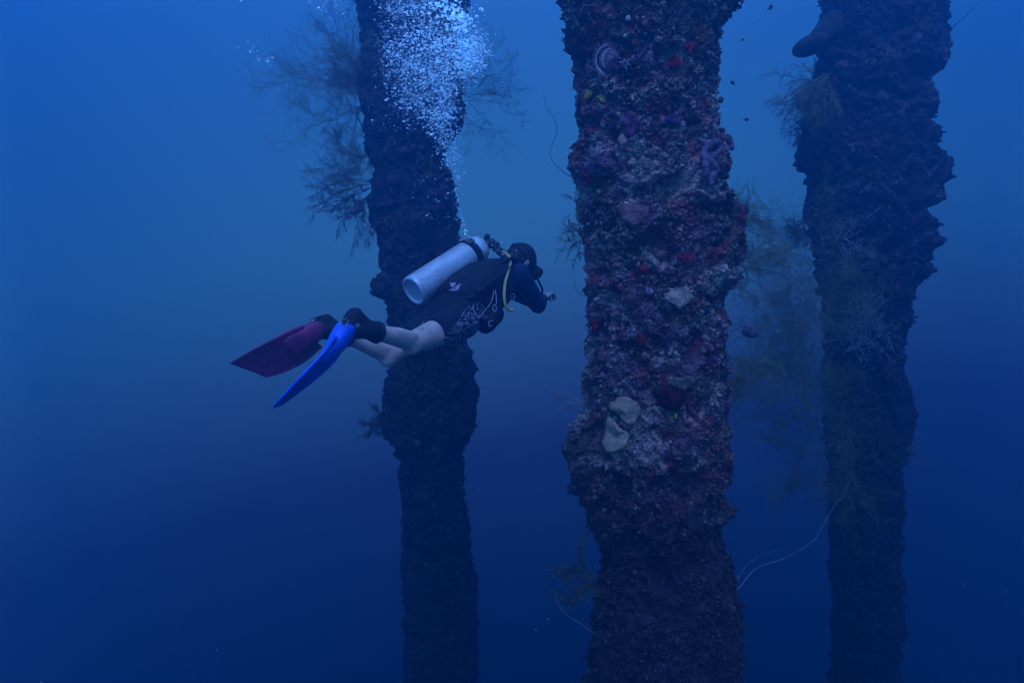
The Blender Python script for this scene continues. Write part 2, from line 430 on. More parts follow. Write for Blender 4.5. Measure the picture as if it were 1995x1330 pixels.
left_prof = [(-60, 695, 915), (0, 697, 913), (24, 704, 908), (38, 708, 893), (100, 708, 893), (140, 698, 898), (190, 700, 900), (240, 712, 900), (262, 712, 884),
    (290, 712, 864), (318, 720, 860), (330, 732, 872), (350, 728, 882), (400, 726, 888), (440, 726, 892), (480, 742, 896), (530, 742, 900),
    (560, 724, 900), (574, 728, 900), (582, 748, 900), (640, 760, 905), (700, 764, 922), (735, 756, 928), (780, 744, 932), (850, 744, 928),
    (866, 756, 914), (874, 774, 910), (900, 776, 902), (1000, 780, 908), (1100, 784, 920), (1200, 784, 936), (1330, 786, 944), (1400, 786, 944)]
right_prof = [(-60, 1620, 1826), (0, 1616, 1828), (30, 1612, 1832), (80, 1612, 1834), (120, 1602, 1832), (146, 1592, 1824), (156, 1590, 1794), (172, 1588, 1790),
    (200, 1580, 1810), (236, 1574, 1796), (268, 1568, 1812), (296, 1562, 1798), (312, 1562, 1830), (350, 1584, 1842), (364, 1590, 1826), (394, 1580, 1820),
    (406, 1578, 1790), (414, 1578, 1768), (428, 1578, 1790), (446, 1584, 1810), (478, 1592, 1818), (492, 1594, 1796), (530, 1596, 1800), (566, 1608, 1768),
    (600, 1610, 1758), (650, 1610, 1756), (700, 1610, 1748), (760, 1608, 1766), (820, 1608, 1776), (860, 1612, 1762), (900, 1616, 1752), (1100, 1618, 1752), (1330, 1618, 1756), (1400, 1618, 1756)]
near, near_bvh, near_P = piling(3.0, near_prof, 470, 900, 1, 'near', 'nearest thick piling crusted with purple, red and tan growth, right of the diver', .042, 42000, .0060)
left, left_bvh, left_P = piling(5.6, left_prof, 300, 560, 2, 'left', 'hazy blue piling behind the diver and his bubbles', .046, 12000, .0080)
right, right_bvh, right_P = piling(5.4, right_prof, 320, 620, 3, 'right', 'dark hazy piling at the right with lobed ledges on its right side', .050, 13000, .0085)
def hit(bvh, px, py):
    r = bvh.ray_cast(Vector((0, 0, 0)), ray(px, py), 30)
    return (r[0], r[1]) if r[0] else (None, None)

# ------------------------------------------------------------------ sponges and corals seated on the pilings
def patch(name, bvh, poly, thick, m, label, cat, lift=.011, rough=.22, group=None):
    """a crust of real thickness seated on the piling surface inside an outline"""
    xs = [p[0] for p in poly]; ys = [p[1] for p in poly]
    cx, cy = sum(xs) / len(xs), sum(ys) / len(ys)
    sh = 0
    while hit(bvh, cx + sh, cy)[0] is None: sh += 2 if cx < 1275 else -2      # outline centre just off the silhouette: slide onto it
    sh *= 1.25; cx += sh; poly = [(x + sh, y) for x, y in poly]
    H0, N0 = hit(bvh, cx, cy)
    nr, na = 12, 64
    # radial grid from the centre to the outline
    import cmath
    def edge(a):
        best = None; d = (math.cos(a), math.sin(a))
        for i in range(len(poly)):
            x1, y1 = poly[i][0] - cx, poly[i][1] - cy; x2, y2 = poly[(i + 1) % len(poly)][0] - cx, poly[(i + 1) % len(poly)][1] - cy
            den = d[0] * (y2 - y1) - d[1] * (x2 - x1)
            if abs(den) < 1e-9: continue
            t_ = (x1 * (y2 - y1) - y1 * (x2 - x1)) / den; u = (x1 * d[1] - y1 * d[0]) / den
            if t_ > 0 and -1e-6 <= u <= 1 + 1e-6 and (best is None or t_ > best): best = t_
        return best or 5
    V = []; prev = H0.y
    E_ = [edge(2 * math.pi * k / na) for k in range(na)]
    for _ in range(3): E_ = [(E_[k - 1] + 2 * E_[k] + E_[(k + 1) % na]) / 4 for k in range(na)]
    ph = [random.uniform(0, 6.28) for _ in range(4)]
    E_ = [E_[k] * (1 + .04 * math.sin(4 * a + ph[0]) + .025 * math.sin(7 * a + ph[1]) + .015 * math.sin(13 * a + ph[2]) + .012 * math.sin(23 * a + ph[3])) for k, a in enumerate(2 * math.pi * k / na for k in range(na))]
    base_d = []
    for j in range(nr + 1):
        f = j / nr
        for k in range(na):
            a = 2 * math.pi * k / na; px = cx + math.cos(a) * E_[k] * f; py = cy + math.sin(a) * E_[k] * f
            h, nn = hit(bvh, px, py)
            y = h.y if h and abs(h.y - H0.y) < .12 else H0.y
            base_d.append(y)
    bd = np.array(base_d).reshape(nr + 1, na)
    for _ in range(30):
        bd = (bd + np.roll(bd, 1, 1) + np.roll(bd, -1, 1)) / 3; bd[1:-1] = (bd[1:-1] + bd[:-2] + bd[2:]) / 3
    for j in range(nr + 1):
        f = j / nr; hgt = thick * (1 - f ** 4) ** .5 if f < 1 else -.025
        for k in range(na):
            a = 2 * math.pi * k / na; px = cx + math.cos(a) * E_[k] * f; py = cy + math.sin(a) * E_[k] * f
            V.append(at(px, py, bd[j, k] - lift - hgt))
    Fc = []
    for j in range(nr):
        for k in range(na): Fc.append((j * na + k, j * na + (k + 1) % na, (j + 1) * na + (k + 1) % na, (j + 1) * na + k))
    V = np.array([v[:] for v in V]); V[:, 1] += thick * rough * noise(V, 20, 3.3) - thick * rough * .6 * np.abs(noise(V, 60, 1.3)); V[:, 0] += .003 * noise(V, 60); V[:, 2] += .003 * noise(V, 55, 9)
    mb = MB(); mb.add(V, Fc)
    mb.add([v for v in V[-na:]] + [v + np.array([0, .07, 0]) for v in V[-na:]], [(k, (k + 1) % na, na + (k + 1) % na, na + k) for k in range(na)])
    return tag(mb.build(name, m), label, cat, group)
def zoomA(x, y): return (1040 + x / 2.891, y / 2.891)          # crops the outlines were measured in
def zoomB(x, y): return (1040 + x / 2.891, 440 + y / 2.891)
def circ(x, y, rx, ry, n=14, j=.15): return [(x + rx * math.cos(2 * math.pi * k / n) * random.uniform(1 - j, 1 + j), y + ry * math.sin(2 * math.pi * k / n) * random.uniform(1 - j, 1 + j)) for k in range(n)]
cm = coral_mat
tanm = cm('tan_plate_coral', (.40, .31, .19), .2, 60, .35, 260)
patch('plate_coral', near_bvh, [zoomB(*p) for p in ((415, 1035), (430, 1000), (475, 965), (540, 962), (590, 1000), (600, 1050), (590, 1105), (545, 1125), (505, 1105), (480, 1065), (450, 1040))], .018, tanm, 'smooth tan plate coral, upper of the two pale patches low on the nearest piling', 'coral', .036)
patch('plate_coral', near_bvh, [zoomB(*p) for p in ((412, 1080), (440, 1075), (470, 1110), (500, 1150), (540, 1160), (540, 1215), (500, 1255), (455, 1280), (395, 1285), (390, 1215), (408, 1150))], .016, tanm, 'smooth tan plate coral, lower of the two pale patches low on the nearest piling', 'coral', .036)
patch('plate_coral', near_bvh, [zoomB(*p) for p in ((730, 370), (780, 345), (860, 340), (900, 360), (905, 410), (860, 450), (830, 480), (780, 440), (735, 420))], .014, cm('tan_grainy_coral', (.34, .28, .20), .35, 40, .8, 160), 'grainy tan coral patch halfway up the nearest piling', 'coral')
patch('barrel_sponge', near_bvh, [zoomB(*p) for p in ((700, 905), (760, 895), (850, 930), (862, 980), (830, 1030), (770, 1050), (710, 1020), (690, 960))], .03, cm('dark_maroon_sponge', (.055, .006, .014), .5, 30), 'dark maroon cushion sponge beside the upper tan plate coral', 'sponge')
patch('shelf_sponge', near_bvh, [zoomB(*p) for p in ((740, 880), (790, 850), (880, 845), (915, 870), (890, 915), (850, 935), (800, 912), (745, 895))], .03, cm('olive_shelf', (.16, .14, .10), .3, 30), 'olive brown shelf sponge just above the dark maroon cushion sponge', 'sponge')
patch('red_sponge', near_bvh, [zoomA(*p) for p in ((740, 375), (760, 330), (790, 312), (835, 335), (825, 365), (780, 375))], .012, cm('red_sponge_a', (.42, .012, .03), .35, 40), 'bright red triangular sponge, lower left of two near the top of the nearest piling', 'sponge')
patch('red_sponge', near_bvh, [zoomA(*p) for p in ((840, 262), (885, 240), (925, 235), (905, 270), (880, 310), (862, 290))], .012, cm('red_sponge_b', (.38, .012, .035), .35, 40), 'bright red wedge sponge, upper right of two near the top of the nearest piling', 'sponge')
patch('red_sponge', near_bvh, circ(*zoomB(860, 180), 18, 10), .010, cm('red_sponge_c', (.28, .015, .03), .5, 60), 'rough dull red sponge patch above the grainy tan coral patch', 'sponge')
patch('red_sponge', near_bvh, circ(*zoomB(620, 245), 9, 9), .012, cm('red_sponge_d', (.30, .012, .02), .5, 60), 'small round red sponge at the middle of the nearest piling', 'sponge')
patch('red_sponge', near_bvh, circ(*zoomB(600, 640), 9, 12), .012, cm('red_sponge_e', (.22, .02, .02), .5, 60), 'small brick red sponge between the grainy tan coral and the plate corals', 'sponge')
patch('red_sponge', near_bvh, circ(*zoomB(345, 560), 10, 14), .014, cm('red_sponge_f', (.20, .01, .02), .5, 60), 'deep red sponge on the left edge of the nearest piling', 'sponge')
patch('pink_sponge', near_bvh, circ(*zoomA(300, 1010), 9, 14), .02, cm('pink_sponge_a', (.36, .03, .10), .5, 60), 'pinkish red sponge at a notch in the left edge of the nearest piling', 'sponge')
patch('yellow_sponge', near_bvh, [zoomA(*p) for p in ((350, 548), (375, 530), (405, 545), (410, 580), (385, 582), (362, 565))], .018, cm('yellow_sponge_a', (.30, .26, .06), .25, 60), 'bright yellow sponge high on the left of the nearest piling', 'sponge')
patch('yellow_sponge', near_bvh, circ(*zoomA(300, 530), 11, 11), .014, cm('yellow_sponge_b', (.22, .19, .04), .4, 60), 'dull olive yellow sponge just left of the bright yellow one', 'sponge')
patch('yellow_sponge', near_bvh, circ(*zoomB(800, 1072), 4, 6), .014, cm('yellow_sponge_c', (.5, .42, .06), .2, 60), 'tiny yellow sponge under the dark maroon cushion sponge', 'sponge')
patch('purple_sponge', near_bvh, circ(*zoomA(790, 670), 18, 10), .014, cm('purple_sponge_a', (.11, .045, .12), .4, 40), 'smooth purple sponge in the upper middle of the nearest piling', 'sponge')
patch('purple_sponge', near_bvh, circ(*zoomA(545, 700), 19, 26), .014, cm('purple_sponge_b', (.12, .045, .10), .5, 40), 'tall mauve purple sponge left of the smooth purple one', 'sponge')
patch('purple_sponge', near_bvh, circ(*zoomA(330, 945), 22, 12), .02, cm('purple_sponge_c', (.13, .06, .14), .4, 40), 'violet sponge at the left edge of the nearest piling, above the pinkish one', 'sponge')
patch('soft_coral', near_bvh, circ(1235, 415, 34, 26), .02, cm('brown_soft', (.17, .09, .085), .3, 18, .9, 60), 'blurry brown soft coral carpet in the middle of the nearest piling', 'coral')
patch('round_sponge', near_bvh, circ(1353, 1008, 24, 26), .012, cm('grey_round', (.05, .055, .06), .25, 40), 'round grey sponge low on the right of the nearest piling', 'sponge')
patch('white_sponge', near_bvh, circ(*zoomA(516, 205), 4.5, 4.5), .015, cm('white_dot', (.62, .6, .48), .1, 60), 'round cream dot sponge near the top of the nearest piling', 'sponge')
patch('white_sponge', near_bvh, circ(*zoomA(530, 105), 6, 6), .012, cm('white_dot2', (.5, .5, .48), .3, 60), 'small ragged white sponge above the cream dot sponge', 'sponge')
patch('white_sponge', near_bvh, circ(*zoomB(1150, 250), 12, 10), .012, cm('grey_green', (.2, .22, .2), .3, 60), 'pale grey green sponge on the right edge of the nearest piling', 'sponge')
patch('white_sponge', near_bvh, circ(*zoomB(650, 368), 9, 7), .01, cm('grey_lilac', (.26, .22, .28), .3, 60), 'lilac grey sponge left of the grainy tan coral patch', 'sponge')
# soft coral branch running up the right side and standing off the edge
mb = MB()
H, N_ = hit(near_bvh, 1385, 300)
def onnear(px, py, off=.02):
    h, nn = hit(near_bvh, px, py)
    return at(px, py, (h.y if h and h.y < 3.1 else 2.95) - off)
for pts, r in (([(1372, 345), (1376, 320), (1372, 300), (1380, 285), (1392, 278), (1404, 276), (1414, 272), (1424, 276)], .014),
               ([(1388, 350), (1392, 330), (1384, 312), (1394, 300), (1402, 290)], .013), ([(1380, 355), (1386, 345), (1398, 332), (1402, 318)], .011),
               ([(1414, 272), (1420, 268), (1426, 280), (1422, 288)], .010)):
    P3 = spline([onnear(x, y, .03) if x < 1400 else at(x, y, 2.93) for x, y in pts], 5)
    mb.tube(P3, [r * random.uniform(.7, 1.35) for _ in P3], 8)
    for p in P3: mb.ball(p + Vector((random.uniform(-1, 1), random.uniform(-1, 0), random.uniform(-1, 1))) * .01, random.uniform(.006, .014), 7, 5)
tag(mb.build('soft_coral', cm('mauve_soft_coral', (.17, .12, .18), .35, 30), remesh=.004, smooth_it=2), 'mauve branching soft coral standing off the upper right edge of the nearest piling', 'coral')
# thorny oyster with a pale rim and rays of spines
H, N_ = hit(near_bvh, 1184, 118)
oy = tag(empty('thorny_oyster'), 'big round thorny oyster with pale spiny rim near the top of the nearest piling', 'oyster')
Yo = H.y - .03
cx, cy = 1190, 117
mb = MB(); V = []; na = 40
for j in range(7):
    f = j / 6
    for k in range(na):
        a = 2 * math.pi * k / na; rr = 28 * f * (1 + .05 * math.sin(a * 14))
        V.append(at(cx + rr * .82 * math.cos(a), cy + rr * math.sin(a), Yo - .016 * math.sqrt(max(0, 1 - f * f)) + .0035 * math.sin(a * 14) * f + .003 * math.sin(f * 22)))
mb.add(V, [(j * na + k, j * na + (k + 1) % na, (j + 1) * na + (k + 1) % na, (j + 1) * na + k) for j in range(6) for k in range(na)])
mb.build('upper_shell', cm('oyster_shell', (.17, .12, .15), .5, 30), oy)
mb = MB(); rim = []
for k in range(15):
    a = math.radians(95 + 150 * k / 14); rim.append(at(cx - 3 + 26 * math.cos(a), cy + 29 * math.sin(-a) * 1.0, Yo - .008))
mb.tube(rim, .0035, 6)
rim2 = []
for k in range(13):
    a = math.radians(105 + 120 * k / 12); rim2.append(at(cx + 5 + 21 * math.cos(a), cy - 24 * math.sin(a), Yo - .022))
mb.tube(rim2, .002, 5)
for k in range(26):
    a = math.radians(60 + 190 * k / 25); p = at(cx - 3 + 25 * math.cos(a), cy - 28 * math.sin(a), Yo - .01); L_ = random.uniform(4, 9)
    q = at(cx - 3 + (25 + L_) * math.cos(a), cy - (28 + L_) * math.sin(a), Yo - .02); mb.tube([p, q], [.0016, .0006], 4)
mb.build('shell_rim', cm('pale_rim', (.55, .5, .52), .15, 60), oy)
# five-armed pale crust next to the oyster
mb = MB()
for k in range(6):
    a = k * math.pi / 3 + .3; L_ = random.uniform(9, 14)
    p0 = onnear(1218, 125, .02); mb.tube([p0, onnear(1218 + L_ * .5 * math.cos(a), 125 + L_ * .5 * math.sin(a), .028), onnear(1218 + L_ * math.cos(a), 125 + L_ * math.sin(a), .02)], [.008, .007, .002], 6)
tag(mb.build('sea_star', cm('pale_star', (.25, .24, .25), .3, 50)), 'small pale grey star-shaped animal right of the thorny oyster', 'sea star')
# plate sponge on the far right piling
sp_ = tag(empty('plate_sponge'), 'oval plate sponge sticking out left from the top of the right piling', 'sponge')
mb = MB(); c0 = at(1580, 88, 5.15)
mb.ell(c0, (Vector((.13, .0, .045)), Vector((0.01, .12, -.02)), Vector((-.02, .03, .062))), 24, 12)
mb.build('plate', cm('sponge_plate', (.05, .05, .05), .3, 12), sp_)
mb = MB(); mb.cap(at(1590, 80, 5.2), at(1625, 50, 5.3), .07, .11); mb.cap(at(1600, 105, 5.25), at(1622, 110, 5.3), .04, .07); mb.build('stalk', cm('sponge_stalk', (.04, .045, .04), .3, 12, .9, 30), sp_, remesh=.02, smooth_it=3)
# growth knob off the left of the near piling's foot and lilac ball in the haze
tag((lambda mb: (mb.ell(at(1460, 645, 4.5), ((.05, 0, .01), (0, .045, 0), (-.008, 0, .038)), 20, 14), mb.ball(at(1466, 650, 4.47), .03), mb.build('ball_sponge', cm('lilac_ball', (.16, .11, .15), .5, 30, .8, 60), remesh=.008, smooth_it=2))[-1])(MB()), 'round lilac ball sponge in the haze right of the nearest piling', 'sponge')

# ------------------------------------------------------------------ bushy black corals, feathery tufts and whips
def bush(base, dirv, size, m, label, seed, levels=4, nmain=7, spread=.9, flat=(1, .35, 1), r0=.006, droop=0.0, kids=(5, 5, 4), name='black_coral', tw=.0016, cat='coral', curl=.35):
    R = random.Random(seed); V = []; Fc = []
    def seg(p, q, ra, rb):
        t_ = (q - p)
        if t_.length < 1e-6: return
        t_.normalize(); u = t_.orthogonal().normalized(); v = t_.cross(u); n0 = len(V)
        for (c, r) in ((p, ra), (q, rb)):
            for k in range(3):
                a = 2.0944 * k; V.append(c + (u * math.cos(a) + v * math.sin(a)) * r)
        for k in range(3): Fc.append((n0 + k, n0 + (k + 1) % 3, n0 + 3 + (k + 1) % 3, n0 + 3 + k))
    fl = Vector(flat)
    def rnd(): return Vector((R.gauss(0, 1) * fl.x, R.gauss(0, 1) * fl.y, R.gauss(0, 1) * fl.z))
    def grow(p, d, L, lev, r):
        ns = 5 if lev < levels - 1 else 3
        step = L / ns; nk = kids[min(lev, len(kids) - 1)]; pts = [p]
        cv = rnd() * curl / ns
        for i in range(ns):
            d = (d + cv + rnd() * .10 + Vector((0, 0, -droop)) * .2).normalized()
            q = p + d * step; rr = max(tw, r * (1 - .6 * (i + 1) / ns)); seg(p, q, max(tw, r * (1 - .6 * i / ns)), rr); p = q; pts.append(p)
            if lev < levels - 1:
                for _ in range(max(1, round(nk / ns + R.random() - .5))):
                    nd = (d + rnd() * spread * .62).normalized()
                    grow(p, nd, L * R.uniform(.38, .62), lev + 1, r * .6)
    base = Vector(base); dirv = Vector(dirv).normalized()
    for k in range(nmain):
        d = (dirv + rnd() * spread).normalized()
        if d.dot(dirv) < .1: d = (d + dirv).normalized()
        grow(base + rnd() * .02, d, size * R.uniform(.5, .72), 0, r0)
    me = mesh_np(name, np.array([v[:] for v in V]), Fc, m, False)
    return tag(link(name, me), label, cat, 'branching corals on the pilings')
bush(at(722, 190, 5.45), (-1, -.2, .05), .90, M['bush'], 'large feathery olive black coral fanning left from the piling behind the bubbles', 11, 5, 11, 1.0, (1, .5, 1), .003, kids=(7, 6, 5, 4), tw=.00042)
bush(at(726, 150, 5.5), (-.8, -.1, .45), .42, M['bush'], 'smaller feathery coral above the large fan left of the bubbles', 12, 5, 6, .8, (1, .5, 1), .003, kids=(6, 6, 4, 3), tw=.0006)
bush(at(728, 300, 5.5), (-.8, -.3, -.2), .46, M['bush'], 'dark wiry black coral below the large fan on the left piling', 13, 5, 7, .75, (1, .5, 1), .004, kids=(6, 5, 4, 3), tw=.0006)
bush(at(735, 360, 5.5), (-1, -.2, -.5), .48, M['bush2'], 'fine drooping coral under the dark wiry one, left piling', 14, 5, 7, .7, (1, .4, 1), .005, droop=.15, kids=(5, 5, 4, 3), tw=.0009)
bush(at(893, 195, 5.6), (1, -.1, .05), .62, M['bush'], 'faint feathery coral fanning right from the piling behind the bubbles', 15, 5, 7, .9, (1, .5, 1), .002, kids=(5, 5, 4, 3), tw=.0004)
bush(at(1418, 402, 3.0), (.7, -.1, .5), .15, M['bush'], 'tuft of upward curling strands on the right edge of the nearest piling', 21, 2, 34, .7, (1, .6, 1), .0012, kids=(2, 2), tw=.0006, name='feather_coral', curl=.9)
bush(at(1438, 425, 3.05), (1, 0, -.1), .16, M['bush'], 'loose brown tuft just below the curling strands on the nearest piling', 22, 3, 12, .7, (1, .6, 1), .002, kids=(4, 3), tw=.0008, name='feather_coral')
bush(at(1140, 465, 2.95), (-1, -.1, .1), .13, M['bush2'], 'reddish brown feathery tuft on the left edge of the nearest piling near the diver', 23, 3, 14, .8, (1, .5, 1), .002, kids=(5, 3), tw=.0008, name='feather_coral')
bush(at(1140, 410, 2.95), (-.6, -.1, .4), .09, M['bush2'], 'thin dark twig tuft above the reddish brown one on the nearest piling', 24, 3, 6, .6, (1, .5, 1), .0016, kids=(3, 2), tw=.0007, name='feather_coral')
bush(at(1138, 790, 2.95), (-1, -.1, .35), .17, M['bushp'], 'pale sparse twigs low on the left edge of the nearest piling', 25, 3, 6, .6, (1, .5, 1), .002, kids=(2, 2), tw=.0008, name='feather_coral')
bush(at(1150, 1130, 2.95), (-1, -.1, .3), .18, M['bush2'], 'dark bush at the lower left foot of the nearest piling', 26, 4, 8, .9, (1, .5, 1), .003, kids=(5, 4, 3), tw=.0012)
bush(at(1606, 150, 5.2), (-.75, -.2, -.65), .42, M['bush'], 'drooping beard of fine strands on the upper left of the right piling', 31, 4, 30, .42, (1, .6, 1), .003, droop=.35, kids=(5, 4, 3), tw=.0011)
bush(at(1610, 215, 5.2), (-.6, -.2, -.75), .33, M['bush2'], 'second darker beard below the first on the right piling', 32, 4, 22, .45, (1, .6, 1), .003, droop=.3, kids=(5, 4, 3), tw=.0012)
bush(at(1612, 500, 5.0), (-1, -.4, .05), .70, M['bush'], 'wide hazy brown coral thicket left of the middle of the right piling', 33, 5, 10, .8, (1, .6, 1), .002, kids=(6, 6, 4, 3), tw=.0005)
bush(at(1610, 640, 4.9), (-1, -.3, -.15), .84, M['bush'], 'broad olive coral thicket filling the gap between the two right pilings', 34, 5, 13, .9, (1, .6, 1), .002, kids=(7, 6, 5, 4), tw=.0005)
bush(at(1640, 770, 4.9), (-.9, -.4, -.4), .78, M['bush'], 'lower olive coral thicket beneath the broad one at the right piling', 35, 5, 12, .95, (1, .6, 1), .002, kids=(7, 6, 5, 4), tw=.0005)
bush(at(1615, 880, 5.0), (-1, -.3, -.5), .62, M['bush'], 'lowest dim coral veil hanging left of the foot of the right piling', 43, 5, 9, .95, (1, .6, 1), .002, kids=(6, 5, 4, 3), tw=.0005)
bush(at(1425, 700, 3.2), (.8, .2, -.5), .30, M['bush'], 'thin hanging coral bush behind the right edge of the nearest piling', 36, 4, 7, .8, (1, .6, 1), .002, droop=.25, kids=(4, 4, 3), tw=.0008)
bush(at(1428, 520, 3.15), (1, .2, -.1), .26, M['bush'], 'very fine coral spray on the right edge of the nearest piling, beside the tan patch', 37, 4, 9, .8, (1, .6, 1), .002, kids=(4, 4, 3), tw=.0006)
bush(at(1670, 640, 5.0), (.0, -.8, .3), .34, M['bushp'], 'pale spidery coral on the front of the right piling', 38, 3, 18, 1.3, (1, .3, 1), .006, kids=(2, 2), tw=.003, curl=.5)
bush(at(1640, 460, 5.05), (.0, -.6, .3), .30, M['bushp'], 'thin pale branched coral higher on the right piling', 39, 3, 9, 1.2, (1, .3, 1), .005, kids=(2, 2), tw=.002, curl=.5)
bush(at(1700, 820, 5.0), (-.2, -.6, .2), .40, M['bush2'], 'dark shrubby coral low on the right piling', 40, 4, 9, 1.1, (1, .4, 1), .005, kids=(4, 3, 3), tw=.002)
bush(at(1560, 455, 5.0), (-1, -.2, .1), .14, M['bush2'], 'small dark clump beside the middle of the right piling', 41, 4, 10, 1.0, (1, .6, 1), .006, kids=(5, 4, 3), tw=.002)
bush(at(752, 820, 5.5), (-1, -.2, .1), .20, M['bush2'], 'small dark coral low on the left edge of the left piling', 42, 4, 7, .9, (1, .6, 1), .005, kids=(4, 3, 3), tw=.0018)
def whip(pts, Y, r, m, label, Y1=None):
    n_ = len(pts); P3 = spline([at(x, y, Y + (0 if Y1 is None else (Y1 - Y) * i / (n_ - 1))) for i, (x, y) in enumerate(pts)], 6)
    mb = MB(); mb.tube(P3, [r * (.55 + .45 * i / len(P3)) for i in range(len(P3))], 6)
    return tag(mb.build('whip_coral', m), label, 'coral', 'whip corals')
whip([(1059, 187), (1066, 212), (1080, 232), (1085, 258), (1072, 292), (1073, 308), (1085, 324), (1102, 338), (1122, 350)], 2.95, .0014, M['whipd'], 'long thin dark whip coral curving off the upper left of the nearest piling')
whip([(1124, 360), (1122, 390), (1126, 420), (1134, 440)], 2.95, .0014, M['whipd'], 'short dark whip hanging beside the left edge of the nearest piling')
whip([(1119, 543), (1121, 560), (1130, 572), (1146, 578)], 2.95, .0014, M['whipd'], 'tiny curled whip coral at the left edge of the nearest piling, by the diver\'s hand')
whip([(1650, 915), (1652, 945), (1645, 965), (1630, 979), (1603, 1023), (1587, 1050), (1556, 1072), (1526, 1088), (1482, 1102), (1460, 1119), (1438, 1146), (1405, 1156)], 4.6, .0026, M['whipp'], 'long pale whip coral sweeping from the right piling to the nearest one\'s foot', 3.05)
whip([(1520, 1070), (1490, 1078), (1462, 1095), (1446, 1112), (1436, 1130)], 3.6, .0014, M['whipp'], 'thin pale side whip running above the end of the long pale whip coral', 3.1)
whip([(1081, 1148), (1086, 1172), (1098, 1190), (1112, 1203), (1128, 1212), (1160, 1235)], 2.9, .0020, M['whipp'], 'thin pale whip at the lower left foot of the nearest piling')
whip([(1908, 5), (1885, 28), (1862, 48), (1838, 70), (1820, 80)], 5.4, .0032, M['whipd'], 'straight thin dark whip at the top right edge of the right piling')
whip([(1520, 583), (1480, 580), (1445, 577), (1420, 570)], 3.1, .0013, M['whipp'], 'thin straight pale whip pointing right from the nearest piling')

# ------------------------------------------------------------------ small fish
def fish(px, py, Y, L, ang, label):
    u = Vector((math.cos(ang), .3, math.sin(ang))).normalized(); v = Vector((-math.sin(ang), 0, math.cos(ang))); v = (v - u * v.dot(u)).normalized(); s_ = u.cross(v)
    c = at(px, py, Y); mb = MB(); rings = []
    for f, h, w_ in ((-.5, .05, .03), (-.38, .10, .05), (-.2, .22, .09), (0, .30, .12), (.2, .27, .12), (.38, .16, .09), (.5, .03, .02)):
        rings.append((c + u * f * L, v * h * L, s_ * w_ * L))
    mb.loft(rings, 14)
    def fin(pts, th=.012):
        P3 = [c + u * a * L + v * b_ * L for a, b_ in pts]; k = len(P3)
        mb.add([p + s_ * th * L for p in P3] + [p - s_ * th * L for p in P3], [tuple(range(k)), tuple(range(2 * k - 1, k - 1, -1))] + [(i, (i + 1) % k, k + (i + 1) % k, k + i) for i in range(k)])
    fin([(-.46, .04), (-.8, .24), (-.7, 0), (-.8, -.24), (-.46, -.04)])
    fin([(-.3, .12), (-.36, .34), (-.05, .42), (.22, .24), (.1, .2)]); fin([(-.3, -.12), (-.36, -.34), (-.1, -.38), (.05, -.2)])
    return tag(mb.build('damselfish', M['fish']), label, 'fish', 'small dark fish beside the nearest piling')
fish(1427, 161, 3.1, .022, 2.2, 'largest dark little fish, nose up, right of the nearest piling')
fish(1455, 233, 3.2, .021, .15, 'dark little fish swimming level, lowest in open water right of the nearest piling')
fish(1447, 78, 3.3, .016, .5, 'tiny dark fish, highest in open water right of the nearest piling')
fish(1409, 41, 3.0, .018, 1.2, 'tiny dark fish close to the top right edge of the nearest piling')
fish(1421, 299, 3.0, .014, 1.4, 'tiny dark fish just below the mauve soft coral')
fish(1502, 14, 4.2, .035, .7, 'faint fish near the top between the two right pilings')

# ------------------------------------------------------------------ diver
PEL = C(880, 615, 3.85); NECK = C(978, 527, 4.15); A_ = (NECK - PEL).normalized()
DOR = (Vector((0, 0, 1)) - A_ * A_.z).normalized(); LAT = A_.cross(DOR).normalized()      # LAT: diver's right, towards the camera
def B(a, l=0, d=0): return PEL + A_ * a + LAT * l + DOR * d
HEAD = C(1016, 508, 4.24)
RSH = B(.455, .165, .0); LSH = B(.455, -.165, .0)
REL = C(1048, 594, 4.12); RWR = C(1058, 580, 4.22)
LEL = C(1046, 588, 4.45); LWR = C(1055, 582, 4.58)
RHIP = B(-.02, .095, -.02); LHIP = B(-.02, -.095, -.02)
RKN = C(803, 667, 3.44); RAN = C(716, 642, 3.16)
LKN = C(756, 692, 3.66); LAN = C(662, 648, 3.46)
FACE = Vector((.62, .38, -.62)).normalized()      # where the face points
CROWN = (Vector((0, 0, 1)) - FACE * FACE.z).normalized(); EAR = FACE.cross(CROWN).normalized()
diver = tag(empty('person'), 'scuba diver swimming right in black vest, patterned shorts and one red, one blue fin', 'person')
def torso_rings(pad, rng_):
    R_ = [(-.13, .10, .075, -.02), (-.06, .15, .105, -.01), (.02, .165, .112, 0), (.12, .145, .10, 0), (.2, .142, .10, 0), (.3, .165, .115, 0), (.38, .18, .12, 0), (.455, .175, .10, 0), (.49, .12, .08, 0), (.51, .07, .065, 0)]
    return [(B(a, 0, d), LAT * (w_ + pad), DOR * (h + pad)) for a, w_, h, d in R_ if rng_[0] <= a <= rng_[1]]
mb = MB(); mb.loft(torso_rings(0, (-.2, .6)), 28, 2.3)
mb.cap(B(.47), HEAD - CROWN * .03, .062, .058)
